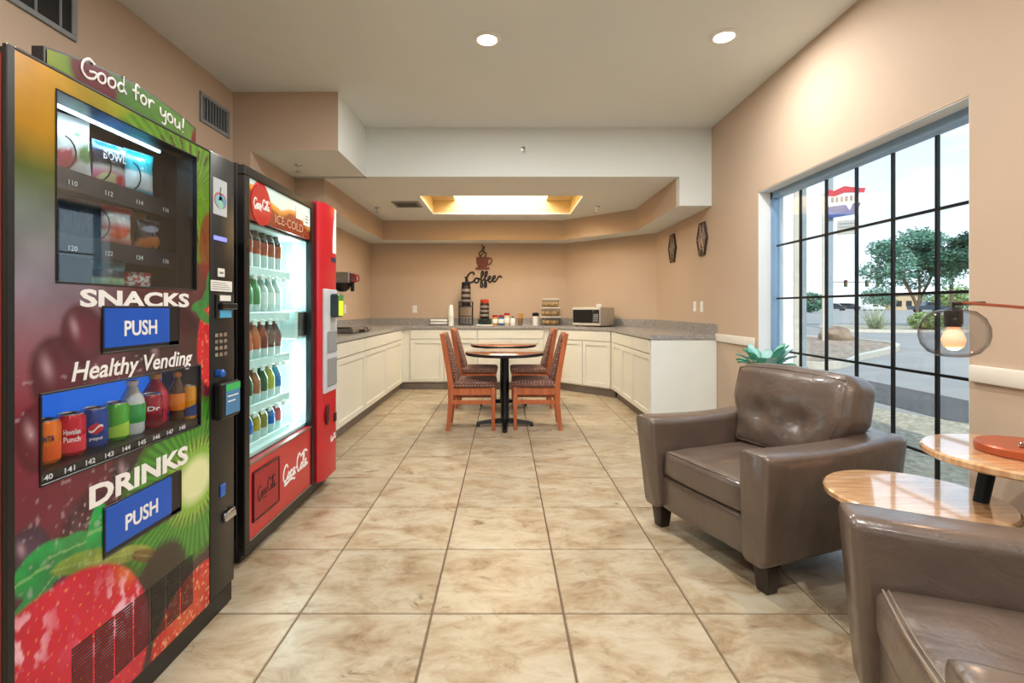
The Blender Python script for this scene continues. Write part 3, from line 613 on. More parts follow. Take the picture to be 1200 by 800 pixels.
# ------------------------------------------------------------------ dining set
def dining_chair():
    t = thing('dining_chair', '', 'chair', group='dining chairs')
    for s in (-1, 1):
        x0, x1 = (s * .205, s * .165)
        xa, xb = min(x0, x1), max(x0, x1)
        MB().hexa([(xa + .004, -.205, 0), (xb - .004, -.205, 0), (xb - .004, -.172, 0), (xa + .004, -.172, 0), (xa, -.21, .42), (xb, -.21, .42), (xb, -.165, .42), (xa, -.165, .42)], .004).build('leg', CHERRY, t)
        side = [(.235, 0), (.205, .25), (.195, .45), (.225, .62), (.285, .94)]; th = [.036, .044, .055, .05, .045]
        rings = [[(xa, y, z), (xb, y, z), (xb, y + q, z), (xa, y + q, z)] for (y, z), q in zip(side, th)]
        MB().loft(rings).build('leg', CHERRY, t)
        MB().box(xa + .008, xb - .008, -.17, .21, .345, .415, .003).build('apron', CHERRY, t)
        MB().box(xa + .008, xb - .008, -.17, .215, .255, .295, .003).build('stretcher', CHERRY, t)
    MB().box(-.17, .17, -.205, -.18, .345, .415, .003).build('apron', CHERRY, t)
    MB().box(-.17, .17, .20, .225, .345, .415, .003).build('apron', CHERRY, t)
    MB().rbox((.212, .215, .034), .026, 10, lambda u, p: p + Vector((0, 0, .012 * (1 - u.x ** 2) * (1 - u.y ** 2) if u.z > 0 else 0)), Matrix.Translation((0, -.012, .446))).build('seat', FABRIC, t)
    def bend(u, p):
        zz = p.z; y = p.y + (zz - .0) * .285 + .235
        return Vector((p.x, y, zz + .705))
    MB().rbox((.163, .024, .225), .018, 10, bend).build('backrest', FABRIC, t)
    MB().hexa([(-.165, .283, .895), (.165, .283, .895), (.165, .322, .895), (-.165, .322, .895), (-.165, .288, .94), (.165, .288, .94), (.165, .328, .94), (-.165, .328, .94)], .004).build('top_rail', CHERRY, t)
    return t
dc = dining_chair(); dc.location = (-.30, 5.0, 0); dc.rotation_euler = (0, 0, PI / 2 + .02)
dc['label'] = 'cherry wood dining chair at left side of the near round table'
copy_tree(dc, (.30, 5.02, 0), -PI / 2 - .03, 'cherry wood dining chair at right side of the near round table')
copy_tree(dc, (-.31, 6.06, 0), PI / 2 - .01, 'cherry wood dining chair at left side of the far round table')
copy_tree(dc, (.30, 6.06, 0), -PI / 2 + .015, 'cherry wood dining chair at right side of the far round table')
def round_table():
    t = thing('round_table', 'round brown laminate pedestal table nearer the camera', 'table', group='round pedestal tables')
    MB().lathe([(0, .752), (.392, .752), (.394, .749)], 64).build('tabletop', TABLE, t, 60)
    MB().lathe([(.394, .7515), (.400, .748), (.400, .728), (.392, .722), (0, .722)], 64).build('edge_band', BLACK, t)
    MB().lathe([(.16, .700), (.18, .708), (.18, .722)], 24).build('mounting_plate', BLACKM, t)
    MB().lathe([(.05, .05), (.052, .07), (.042, .085), (.042, .70)], 24).build('column', BLACKM, t)
    for k in range(4):
        a = k * PI / 2; M = Matrix.Rotation(a, 4, 'Z')
        MB().loft([[(r, -w, z0), (r, w, z0), (r, w * .6, z1), (r, -w * .6, z1)] for r, w, z0, z1 in ((0, .035, .03, .085), (.1, .032, .035, .075), (.24, .026, .022, .052), (.285, .024, .012, .04))], M).lathe([(.016, 0), (.018, .004), (.014, .02)], 10, (.27 * math.cos(a), .27 * math.sin(a), 0)).build('foot', BLACKM, t)
    return t
rt = round_table(); rt.location = (.005, 5.0, 0)
copy_tree(rt, (-.01, 6.06, 0), 0, 'round brown laminate pedestal table nearer the back counter')

# ------------------------------------------------------------------ leather armchairs
def rrect(cx, cz, hw, hh, r, n=6, lean=0):
    pts = []
    for sx, sz, a0 in ((1, -1, -PI / 2), (1, 1, 0), (-1, 1, PI / 2), (-1, -1, PI)):
        for k in range(n + 1):
            a = a0 + PI / 2 * k / n; x = sx * (hw - r) + r * math.cos(a); z = sz * (hh - r) + r * math.sin(a)
            pts.append((cx + x + lean * (z + hh), cz + z))
    return pts
def armchair(label, loc, rz):
    t = thing('armchair', label, 'armchair', loc, rz, 'taupe leather armchairs')
    D = .84
    for s in (-1, 1):
        rings = []
        st = [(-.000, .72), (.006, .88), (.020, .97), (.045, 1), (.12, 1), (.22, 1), (.34, 1), (.46, 1), (.58, 1), (.68, 1), (.78, 1), (.81, .97), (.83, .88), (.838, .75)]
        for y, q in st:
            f = y / D; top = .602 - .012 * math.sin(PI * min(1, f * 1.1)) + .018 * max(0, f - .6)
            hw = .070; hh = (top - .118) / 2
            inset = (1 - q) * .16
            ring = rrect(0, 0, hw - inset * .35, hh - inset * .22, .036 * (1 if q > .9 else .8), 6)
            rr = []
            for a, b in ring:
                zz = b + hh + .118; fl = min(1, max(0, (zz - .118) / .474))
                wob = .003 * mnoise.noise(Vector((y * 9 + s, zz * 9, 3)))
                xi = .272 + .012 * fl; xo = .398 + .052 * fl ** 1.5 - .012 * f; k = (a + hw) / (2 * hw)
                rr.append((s * (xi + (xo - xi) * k) + wob, y - .03 * fl * (1 - f), zz))
            rings.append(rr if s > 0 else rr[::-1])
        arm_ = MB().loft(rings).build('arm', LEATHER, t, 70)
        sp_ = []
        for k in range(12):
            zz = .135 + k * .038; fl = (zz - .118) / .474; sp_.append((s * (.398 + .052 * fl ** 1.5 - .007), .50, zz))
        MB().tube(sp_, .0035, 6).build('seam', LEATHER, arm_, 70)
    MB().rbox((.285, .045, .088), .02, 8, None, Matrix.Translation((0, .075, .206))).build('front_rail', LEATHER, t)
    MB().rbox((.395, .055, .24), .03, 8, None, Matrix.Translation((0, .80, .365))).build('back_frame', LEATHER, t)
    MB().box(-.36, .36, .06, .80, .115, .135).build('base', BLACK, t, 0)
    def seatfn(u, p):
        z = p.z + (.018 * (1 - u.x ** 2) * (1 - u.y ** 2) if u.z > .5 else 0)
        if u.z > 0: z += .004 * mnoise.noise(Vector((p.x * 9, p.y * 5, 0))) + .003 * math.sin(p.x * 38 + 4 * mnoise.noise(Vector((p.x * 4, p.y * 4, 1)))) * max(0, -u.y * .3 + .5) * (1 - u.x ** 2)
        return Vector((p.x, p.y - .008 * (1 - u.x ** 2) * (1 if u.y < -.9 else 0), z))
    sc = MB().rbox((.272, .325, .070), .035, 22, seatfn, Matrix.Translation((0, .345, .366))).build('seat_cushion', LEATHER, t, 70)
    e = [(-.25, .036, .429), (0, .020, .439), (.25, .036, .429)]
    MB().tube(smooth_path(e, 8), .003, 6).tube(smooth_path([(x, y + .012, z + .003) for x, y, z in e], 8), .002, 6).build('stitching', SEAM, sc)
    def backfn(u, p):
        x, y, z = p; f = (1 - u.x ** 2) * (1 - u.z ** 2)
        if u.y < 0:
            y -= .045 * f
            for bx in (-.10, .10):
                d2 = ((x - bx) / .07) ** 2 + ((z + .03) / .06) ** 2; y += .045 * math.exp(-d2)
                y -= .007 * math.sin(math.atan2(z + .03, x - bx) * 7 + bx * 50) * math.exp(-d2 * .35) * (1 - math.exp(-d2 * 2)) * f
            y += .006 * mnoise.noise(Vector((x * 9, z * 12, 5)))
        z += .022 * (1 - u.x ** 2) * (1 if u.z > .3 else 0) * u.z + .006 * mnoise.noise(Vector((x * 14, y * 9, 2)))
        x *= 1.0 + .19 * min(1, max(0, (z + .08) / .1))
        a = -.20
        return Vector((x, y * math.cos(a) - z * math.sin(a), y * math.sin(a) + z * math.cos(a)))
    bc = MB().rbox((.292, .10, .225), .06, 26, backfn, Matrix.Translation((0, .655, .635))).build('back_cushion', LEATHER, t, 70)
    pp = []
    for k in range(48):
        a = 2 * PI * k / 48; ux = max(-.9, min(.9, 1.25 * math.cos(a))); uz = max(-.88, min(.88, 1.25 * math.sin(a)))
        pp.append(backfn(Vector((ux, -1, uz)), Vector((ux * .292, -.092, uz * .225))))
    MB().tube(pp, .0035, 6, True, M=Matrix.Translation((0, .655, .635))).build('piping', LEATHER, bc, 70)
    for sx in (-1, 1):
        for y0, y1 in ((.035, .115), (.72, .80)):
            xa, xb = sorted((sx * .30, sx * .38)); g = .012
            MB().hexa([(xa + g, y0 + g, 0), (xb - g, y0 + g, 0), (xb - g, y1 - g, 0), (xa + g, y1 - g, 0), (xa, y0, .118), (xb, y0, .118), (xb, y1, .118), (xa, y1, .118)], .004).build('leg', ESPRESSO, t)
    return t
armchair('taupe leather armchair standing by the window, seen whole', (.915, 2.375, 0), math.atan2(-.937, .35))
armchair('taupe leather armchair cut off by the lower right corner', (.895, 1.118, 0), math.atan2(-.927, -.375))

# ------------------------------------------------------------------ side tables, lamp, plant
def side_table(label, x, y, z, r, turn=PI / 6):
    t = thing('side_table', label, 'table', (x, y, 0), group='round oak side tables')
    MB().lathe([(0, z), (r - .006, z), (r, z - .006), (r, z - .022), (r - .008, z - .028), (0, z - .028)], 64).build('tabletop', OAK, t)
    for k in range(3):
        a = 2 * PI * k / 3 + turn
        MB().tube([(r * .35 * math.cos(a), r * .35 * math.sin(a), z - .028), (r * .72 * math.cos(a), r * .72 * math.sin(a), 0)], [.024, .015], 12).build('leg', DARKLEG, t)
    return t
side_table('low round oak side table partly behind the near armchair', 1.475, 1.785, .52, .275, 0)
side_table('taller round oak side table carrying the copper lamp', 1.76, 1.655, .70, .285)
lt = thing('table_lamp', 'copper arched table lamp with smoked glass globe and glowing bulb', 'lamp', (1.755, 1.665, .70))
MB().lathe([(0, 0), (.125, 0), (.130, .005), (.130, .026), (.124, .031), (0, .031)], 40).build('base', COPPER, lt)
g0 = Vector((1.452, 1.60, 1.108)) - Vector((1.755, 1.665, .70))
stem = [(.05, -.045, .03), (.075, -.05, .16), (.13, -.055, .32), (.13, -.06, .43), (.05, -.062, .478), (-.08, -.065, .492), (g0.x + .02, g0.y, g0.z + .10)]
for o_ in (-.011, .011): MB().tube(smooth_path([(x, y + o_, z) for x, y, z in stem], 8), .0045, 8).build('stem', COPPER2, lt)
MB().lathe([(.007, 0), (.01, .004), (.007, .01)], 12, (-.045, -.03, .031)).box(-.06, -.03, -.04, -.032, .031, .05, .003).build('switch', CHROME, lt)
MB().tube([g0 + Vector((.10, 0, .098)), g0 + Vector((-.0, 0, .096)), g0 + Vector((0, 0, .07))], .006, 8).lathe([(.022, .022), (.024, .03), (.024, .078), (.012, .085)], 20, g0).build('socket', BLACK, lt)
sg = MB().lathe([(.026, .078), (.055, .072), (.078, .05), (.0895, .02), (.0905, -.008), (.084, -.035), (.066, -.06), (.04, -.073), (.0, -.077)], 40, g0).build('globe_shade', SMOKE, lt, 80, label='smoked glass globe')
MB().lathe([(.014, .03), (.015, .018), (.026, 0), (.032, -.02), (.026, -.042), (.012, -.052), (0, -.054)], 24, g0).build('bulb', mat('bulb_glow', '#fff0d8', .2, emit=('#ff9a58', .8)), lt, 80, label='glowing filament bulb')
fl = MB()
for k in range(4):
    a = k * PI / 2; fl.tube([g0 + Vector((.005 * math.cos(a), .005 * math.sin(a), .015)), g0 + Vector((.016 * math.cos(a), .016 * math.sin(a), -.03))], .0016, 5)
fl.build('filament', mat('filament', '#ffffff', .4, emit=('#fff0c8', 40)), lt)
ll = bpy.data.lights.new('bulb_light', 'POINT'); ll.energy = 2; ll.color = (1, .65, .38); ll.shadow_soft_size = .03; lo = bpy.data.objects.new('bulb_light', ll); COL.objects.link(lo); lo.parent = lt; lo.location = g0 + Vector((0, 0, -.06))
pl = thing('potted_plant', 'blue green succulent in a tall white planter behind armchair', 'plant', (1.87, 3.55, 0))
MB().lathe([(.09, 0), (.10, .01), (.12, .72), (.125, .735), (.11, .735), (.105, .69), (0, .69)], 28).build('planter', WPLAST, pl)
SUC = mat('succulent', '#5fae92', .45, noise=(8, .25)); SUC2 = mat('succulent_pale', '#9fc9c4', .45, noise=(8, .2))
for k in range(26):
    a = k * 2.399; rr = random.uniform(.12, .24); up = random.uniform(.03, .19) * (1.25 - rr * 2); tip = Vector((rr * math.cos(a), rr * math.sin(a), .72 + up + .06)); b0 = Vector((.03 * math.cos(a), .03 * math.sin(a), .69)); side = Vector((-math.sin(a), math.cos(a), 0))
    def leaf(u, v):
        c = b0.lerp(tip, v) + Vector((0, 0, .05 * math.sin(PI * v))); w = .036 * math.sin(PI * min(1, v * .93 + .07)) ** .7
        return c + side * (u - .5) * 2 * w + Vector((0, 0, -.012 * (1 - (2 * u - 1) ** 2)))
    def leaf2(u, v): return leaf(u, v) + Vector((0, 0, -.006 * math.sin(PI * v) - .001))
    MB().grid(leaf, 4, 8).grid(lambda u, v: leaf2(1 - u, v), 4, 8).build('leaf', SUC if k % 3 else SUC2, pl, 60)

# ------------------------------------------------------------------ printed graphics (flat vinyl print)
def vnoise(x, y, seed=0):
    rs = np.random.RandomState(seed); T = rs.rand(64, 64); xi = np.floor(x).astype(int); yi = np.floor(y).astype(int); fx = x - xi; fy = y - yi
    fx = fx * fx * (3 - 2 * fx); fy = fy * fy * (3 - 2 * fy); g = lambda a, b: T[a % 64, b % 64]
    return (g(xi, yi) * (1 - fx) + g(xi + 1, yi) * fx) * (1 - fy) + (g(xi, yi + 1) * (1 - fx) + g(xi + 1, yi + 1) * fx) * fy
def fbm(x, y, seed=0, o=4): return sum(vnoise(x * 2 ** k, y * 2 ** k, seed + k) * .5 ** (k + 1) for k in range(o)) / (1 - .5 ** o)
def L(c): return np.array(lin(c))
def ellipse(a, b, cx, cy, rx, ry, rot=0, soft=.12, wob=None):
    c, s = math.cos(rot), math.sin(rot); x = (a - cx) * c + (b - cy) * s; y = -(a - cx) * s + (b - cy) * c
    d = np.sqrt((x / rx) ** 2 + (y / ry) ** 2)
    if wob is not None: d = d + wob
    return np.clip((1 - d) / soft + .5, 0, 1), d, x / rx, y / ry
def over(C, m, col): return C * (1 - m[:, None]) + (col if np.ndim(col) == 2 else np.asarray(col)[None, :]) * m[:, None]
def keys(v, ks): return np.stack([np.interp(v, [k[0] for k in ks], [L(k[1])[i] for k in ks]) for i in range(3)], 1)
def fruit_print(a, b):   # a: metres from the left edge of the door (0..0.75), b: height
    n1 = fbm(a * 9, b * 9, 1); n2 = fbm(a * 40, b * 40, 5); n3 = fbm(a * 90, b * 90, 9)
    left = keys(b, [(.05, '#5a1a28'), (.45, '#3a2034'), (.7, '#6a2036'), (.95, '#7c2a3c'), (1.1, '#8a5a66'), (1.25, '#8a8494'), (1.42, '#6f7c78'), (1.52, '#5c6a34'), (1.62, '#b98a2e'), (1.78, '#cf9a38')])
    right = keys(b, [(.05, '#3a1820'), (.6, '#402028'), (.9, '#5a1f2a'), (1.05, '#3a1c26'), (1.2, '#4a2a35'), (1.45, '#7a4a30'), (1.6, '#5f7a2c'), (1.78, '#7c9a34')])
    t = np.clip((a - .08) / .3, 0, 1)[:, None]; C = left * (1 - t) + right * t
    C = C * (.70 + .6 * n1)[:, None]
    for cx, cy, r, col in ((.13, 1.02, .085, '#4a1222'), (.20, 1.12, .07, '#571a2a'), (.08, .88, .07, '#5a1526'), (.5, 1.04, .09, '#2c1018'), (.22, .60, .09, '#4b1c30'), (.60, 1.1, .08, '#38101c'), (.05, .62, .05, '#3c3048'), (.36, .70, .07, '#26202c')):
        m, d, x, y = ellipse(a, b, cx, cy, r, r * 1.2, .3, .2, (n1 - .5) * .3); C = over(C, m * .85, L(col)[None, :] * (1.45 - .9 * d[:, None].clip(0, 1)))
        h = np.exp(-(((x + .35) / .16) ** 2 + ((y - .35) / .3) ** 2)); C = over(C, m * h * .45, L('#d8b8c4'))
    # blackberry bumps
    m, d, x, y = ellipse(a, b, .215, .56, .085, .12, .3, .1); bump = .5 + .5 * np.sin(x * 19 + 2 * n2) * np.sin(y * 19); C = over(C, m * .9, L('#3a1626')[None, :] * (.55 + 1.3 * bump[:, None]))
    C = over(C, m * (bump > .93) * .6, L('#d9c4cc'))
    # kiwi across the top of the door
    m, d, x, y = ellipse(a, b, .66, 1.60, .40, .24, -.1, .06, (n1 - .5) * .12); ang = np.arctan2(y, x); ray = .5 + .5 * np.sin(ang * 46 + 3 * n2)
    C = over(C, m * .92, L('#5f8c2e')[None, :] * (.55 + .5 * ray[:, None] + .5 * n2[:, None])); sd = (np.abs(d - .62) < .10) * (np.sin(ang * 34) > .75); C = over(C, m * sd * .85, L('#4a2c1c'))
    # tall strawberry on the right edge with its leaf
    m, d, x, y = ellipse(a, b, .76, 1.42, .07, .13, 0, .15); C = over(C, m * .8, L('#7e2a2c'))
    m, d, x, y = ellipse(a, b, .765, 1.05, .085, .16, 0, .08, (n1 - .5) * .1); C = over(C, m, L('#c4212f')[None, :] * (.7 + .6 * n2[:, None])); C = over(C, m * (n3 > .68) * .6, L('#f2a27a'))
    for cx, cy, rot in ((.74, 1.24, .9), (.70, 1.20, .2), (.755, 1.28, 1.5), (.72, 1.16, -.5)):
        m, d, x, y = ellipse(a, b, cx, cy, .055, .02, rot, .2); C = over(C, m * .95, L('#2f7a3c')[None, :] * (.7 + .7 * n2[:, None]))
    # big kiwi slice at lower right
    m, d, x, y = ellipse(a, b, .675, .575, .37, .285, .15, .03, (n1 - .5) * .07); ang = np.arctan2(y, x); ray = .5 + .5 * np.sin(ang * 64 + 4 * n1)
    flesh = L('#458c30')[None, :] * (.65 + .75 * ray[:, None]) * (1.1 - .35 * d[:, None]); C = over(C, m, flesh)
    C = over(C, m * np.clip((d - .90) * 12, 0, 1), L('#3c5a22')); C = over(C, np.clip((.56 - d) * 6, 0, 1) * m * .7, L('#9cc657'))
    sd = np.exp(-((d - .44) / .10) ** 2) * (np.sin(ang * 44) > .55); C = over(C, m * sd * .85, L('#3a2418')); C = over(C, m * np.clip((.32 - d) * 8, 0, 1), L('#dfe6b4'))
    # leaves
    for cx, cy, rx, ry, rot, col in ((.085, .565, .075, .058, .1, '#178a44'), (.16, .575, .07, .035, -.1, '#2f8a48'), (.240, .585, .032, .075, -.1, '#1f9a4c'), (.05, .49, .075, .03, .6, '#1f7a44'), (.20, .52, .10, .026, -.25, '#6f8a3c'), (.32, .475, .13, .022, -.30, '#86924a'), (.43, .42, .07, .02, -.5, '#6f5a30')):
        m, d, x, y = ellipse(a, b, cx, cy, rx, ry, rot, .12, (n1 - .5) * .3); C = over(C, m, L(col)[None, :] * (.62 + .75 * n2[:, None] + .35 * y[:, None].clip(-1, 1) * .5)); C = over(C, m * (np.abs(y) < .07) * .3, L('#bfe0a4'))
    # dark gap, then the two strawberries at the bottom
    m, d, x, y = ellipse(a, b, .50, .30, .12, .13, .2, .25); C = over(C, m * .95, L('#2a1a1c'))
    m, d, x, y = ellipse(a, b, .66, .10, .22, .15, .25, .05, (n1 - .5) * .06); C = over(C, m, L('#bf2f30')[None, :] * (.7 + .6 * n2[:, None])); C = over(C, m * np.clip(.8 - d, 0, 1) * np.clip(n1 * 1.6 - .4, 0, 1), L('#e08a3a')); C = over(C, m * (n3 > .66) * .7, L('#f0c090'))
    m, d, x, y = ellipse(a, b, .14, .22, .30, .285, -.45, .04, (n1 - .5) * .05); C = over(C, m, L('#c20f3c')[None, :] * (.80 + .4 * n1[:, None]))
    C = over(C, m * np.exp(-(((a - .36) / .05) ** 2 + ((b - .43) / .05) ** 2)) * .75, L('#e8892e'))
    spots = np.clip((fbm(a * 46, b * 34, 21, 3) - .52) * 8, 0, 1) * np.clip(np.exp(-(((a - .32) / .10) ** 2 + ((b - .33) / .09) ** 2)) + np.exp(-(((a - .04) / .06) ** 2 + ((b - .41) / .09) ** 2)), 0, 1); C = over(C, m * spots * .95, L('#f3c3d6'))
    seeds = (np.sin(a * 150 + 3 * n1) * np.sin(b * 130 + a * 40) > .93); C = over(C, m * seeds * .55, L('#f0b060'))
    drops = np.clip((fbm(a * 60, b * 60, 41, 2) - .74) * 12, 0, 1); C = over(C, drops * (b < 1.05) * (b > .45) * (a < .45) * .3, L('#cfc4d0'))
    g_ = C.mean(1, keepdims=True); C = g_ + (C - g_) * 1.1
    return np.clip(C, 0, 1)
def print_panel(name, x, y0, y1, z0, z1, ny, nz, fn, m, parent, holes=(), oy=0, top=None):
    ys = np.linspace(y0, y1, ny + 1); zs = np.linspace(z0, z1, nz + 1); A, B = np.meshgrid(ys, zs); mb = MB()
    zz = B.copy()
    if top: zz = z0 + (B - z0) / (z1 - z0) * (top(A) - z0)
    mb.v = [(x, float(p), float(q)) for p, q in zip(A.ravel(), zz.ravel())]
    w = ny + 1
    for j in range(nz):
        for i in range(ny):
            cy = (ys[i] + ys[i + 1]) / 2; cz = (zs[j] + zs[j + 1]) / 2
            if any(h[0] < cy < h[1] and h[2] < cz < h[3] for h in holes): continue
            mb.f.append([j * w + i, j * w + i + 1, (j + 1) * w + i + 1, (j + 1) * w + i])
    return mb.build(name, m, parent, 0, fn(A.ravel() + oy, zz.ravel()))
VINYL = printed('vinyl_print', .2, .35)

# ------------------------------------------------------------------ snack and drink vending machine (front faces +X)
SXF, SYN = -1.11, 1.11
vm = thing('vending_machine', 'snack and drink vending machine wrapped in fruit graphics with blue push flaps', 'vending machine', (SXF, SYN, 0))
cb = MB().box(-.95, -.004, 0, .75, .08, .755).box(-.95, -.15, 0, .75, .755, .99).box(-.15, -.004, 0, .068, .755, .99).box(-.15, -.004, .702, .75, .755, .99)
cb.box(-.95, -.004, 0, .75, .99, 1.24).box(-.95, -.38, 0, .75, 1.24, 1.76).box(-.38, -.004, 0, .10, 1.24, 1.76).box(-.38, -.004, .70, .75, 1.24, 1.76).box(-.95, -.004, 0, .75, 1.762, 1.778)
cb.build('cabinet', DARKIN, vm, 0)
MB().box(-.93, -.011, -.007, 0, .09, 1.76).build('side_wrap', mat('side_wrap_red', '#7a2418', .3, noise=(2, .6)), vm, 0)
MB().box(-.010, .002, -.008, .012, .075, 1.782, .002).box(-.02, .002, .012, .75, 1.776, 1.784, .002).build('door_edge', BLACK, vm)
print_panel('door_graphic', 0, .012, .752, .078, 1.777, 185, 400, fruit_print, VINYL, vm, holes=((.116, .673, 1.255, 1.732), (.075, .695, .765, .982)))
MB().box(-.86, .004, .752, .918, .082, 1.786, .006, 2).build('control_column', BLACK, vm)
MB().box(-.92, -.004, .004, .915, 0, .078, .004).build('base', BLACK, vm)
def frame_rect(y0, y1, z0, z1, w, x0, x1, bev=.002):
    return MB().box(x0, x1, y0 - w, y1 + w, z1, z1 + w, bev).box(x0, x1, y0 - w, y1 + w, z0 - w, z0, bev).box(x0, x1, y0 - w, y0, z0, z1, bev).box(x0, x1, y1, y1 + w, z0, z1, bev)
sf = frame_rect(.118, .671, 1.257, 1.730, .005, -.07, .003).build('display_frame', BLACK, vm, label='black frame of the snack window')
MB().hexa([(-.072, .118, 1.257), (-.068, .118, 1.257), (-.006, .671, 1.257), (-.010, .671, 1.257), (-.072, .118, 1.73), (-.068, .118, 1.73), (-.006, .671, 1.73), (-.010, .671, 1.73)]).build('display_glass', GLASSD, sf, 0, label='clear glass over the snack shelves')
MB().box(-.37, -.30, .10, .70, 1.24, 1.76).build('display_back', mat('display_back_blue', '#16304a', .6), vm, 0)
for zt in (1.568, 1.388):
    sh_ = MB().box(-.30, -.085, .102, .698, zt - .012, zt).box(-.088, -.080, .102, .698, zt - .055, zt + .002).build('shelf', mat('shelf_dark', '#16181d', .45), vm, 0)
    nums = ('110', '112', '114', '116') if zt > 1.5 else ('120', '122', '124', '126')
    for q, s in enumerate(nums): text_mb(s, .028, .014, .001, M=front(-.079, .24 + q * .125, zt - .040)).build('shelf_number', LETTER, sh_, 0)
    for q in range(4):
        yy = .255 + q * .125 if zt > 1.5 else .255 + q * .12
        MB().tube([(-.10 - .16 * k / 60, yy + .045 * math.sin(2 * PI * k / 15), zt + .052 + .045 * math.cos(2 * PI * k / 15)) for k in range(61)], .0022, 5).build('coil', BLACKM, sh_)
ls = MB().box(-.085, -.078, .12, .60, 1.726, 1.735).build('light_strip', LEDB, vm, 0, label='white LED strip along the top of the snack window')
vl = bpy.data.lights.new('led_light', 'AREA'); vl.shape = 'RECTANGLE'; vl.size = .02; vl.size_y = .48; vl.energy = .55; vl.color = (.7, .9, 1); vo = bpy.data.objects.new('led_light', vl); COL.objects.link(vo); vo.parent = vm; vo.location = (-.09, .36, 1.715); vo.rotation_euler = (0, .5, 0)
# lettering on the door
def lett(body, y, z, w, h, bold=.03, shear=0, M_=LETTER, parent=vm, x=.0005, name='lettering', **k):
    return text_mb(body, w, h, .0012, bold, shear, M=front(x, y, z)).build(name, M_, parent, 0, **k)
lett('SNACKS', .183, 1.193, .448, .048, .035); lett('DRINKS', .212, .650, .413, .062, .035); MB_ = lett('Healthy Vending', .158, .985, .49, .066, .015, .22)
for v in MB_.data.vertices: v.co.z += (v.co.y - .155) * -.018
for y0, y1, z0, z1, tx in ((.258, .572, 1.068, 1.192, 'PUSH'), (.262, .582, .50, .634, 'PUSH')):
    fl_ = frame_rect(y0, y1, z0, z1, .005, -.001, .005).box(0, .003, y1 - .048, y1, z0, z1).box(0, .003, y0, y1, z0, z0 + .012).build('push_flap_frame', BLACK, vm)
    MB().box(.0, .004, y0 + .002, y1 - .045, z0 + .010, z1 - .002, .0015).build('push_flap', BLUE, fl_, label='blue push flap')
    text_mb(tx, .135, .046, .0012, .02, M=front(.0042, y0 + .072, z0 + .040)).build('push_lettering', LETTER, fl_, 0)
# topper sign
tp = MB(); top_fn = lambda a: 1.845 + .016 * np.clip((a - .125) / .61, 0, 1) + .036 * np.sin(np.pi * np.clip((a - .125) / .61, 0, 1))
ys = np.linspace(.125, .735, 24); tp.loft([[(-.07, y, 1.784), (-.04, y, 1.784), (-.04, y, float(top_fn(y))), (-.07, y, float(top_fn(y)))] for y in ys]); tpo = tp.build('topper_sign', BLACK, vm, 0, label='arched topper sign reading Good for you!')
def topper(a, b):
    n = fbm(a * 14, b * 14, 3); C = keys(a, [(.12, '#9fae38'), (.21, '#6f9a34'), (.24, '#3c6a2c'), (.60, '#5b8c3c'), (.73, '#74a04a')]) * (.7 + .6 * n)[:, None]
    m, d, x, y = ellipse(a, b, .28, 1.83, .08, .06, -.2, .25, (n - .5) * .3); C = over(C, m, L('#6a1626')); m, d, x, y = ellipse(a, b, .735, 1.80, .03, .06, 0, .3); return over(C, m, L('#8a2a24'))
print_panel('topper_graphic', -.0385, .133, .727, 1.79, 1.84, 120, 14, topper, VINYL, tpo, top=lambda a: top_fn(a) - .006)
g = strokes_mb(GOOD, .425, .072, .0036, front(-.037, .235, 1.793)); g.v = [(x, y, z - .010 + .040 * math.sin(PI * min(1, max(0, (y - .125) / .61))) * .9) for x, y, z in g.v]
nd = 12; dot = MB().raw(g.v[-nd:], [[i - len(g.v) + nd for i in f] for f in g.f if min(f) >= len(g.v) - nd]); g.f = [f for f in g.f if min(f) < len(g.v) - nd]; g.v = g.v[:-nd]
g.build('topper_lettering', LETTER, tpo); dot.build('topper_lettering', LETTER, tpo)      # the exclamation mark's dot is a piece of its own
# vent slots
vs_ = MB()
for r_ in range(20):
    z = .142 + r_ * .0088
    for c_ in range(7): vs_.box(-.001, .0012, .160 + c_ * .0715, .160 + c_ * .0715 + .064, z, z + .0052)
vs_.build('vent_slots', BLACK, vm, 0)['kind'] = 'stuff'
# control column details
st_ = MB().box(.004, .0055, .768, .862, 1.55, 1.69, .001).build('apple_sticker', mat('sticker_pale', '#c3ccd4', .4), vm)
for dx, dz, rr, hh, cc in ((.036, .058, .030, .0006, '#c8606a'), (.058, .058, .030, .0006, '#c8606a'), (.036, .056, .024, .0010, '#7fb8cc'), (.058, .056, .024, .0010, '#5f9fc8'), (.047, .042, .018, .0014, '#8fc8b4')): MB().lathe([(0, 0), (rr, 0), (rr, hh), (0, hh)], 20, M=front(.0055, .768 + dx, 1.55 + dz)).build('sticker_print', mat('sticker_' + cc[1:], cc, .5), st_, 0)
MB().tube([(.006, .812, 1.635), (.006, .818, 1.66)], .003, 5).build('sticker_stem', LEAF, st_)
MB().box(.004, .006, .772, .860, 1.452, 1.468).build('blue_display', mat('display_violet', '#8a90e8', .3, emit=('#6f78ff', .9)), vm, 0)
lb = MB().box(.004, .006, .798, .845, 1.312, 1.345, .001).build('label', PAPER, vm); text_mb('CARD', .03, .008, .0006, M=front(.0061, .806, 1.324)).build('label_lettering', BLACK, lb, 0)
ls2 = MB().box(.004, .006, .752, .898, 1.255, 1.297, .001).build('label', PAPER, vm)
for q in range(4): MB().box(.006, .0065, .760, .888 - q * .012, 1.263 + q * .008, 1.2655 + q * .008).build('text_line', GREY, ls2, 0)
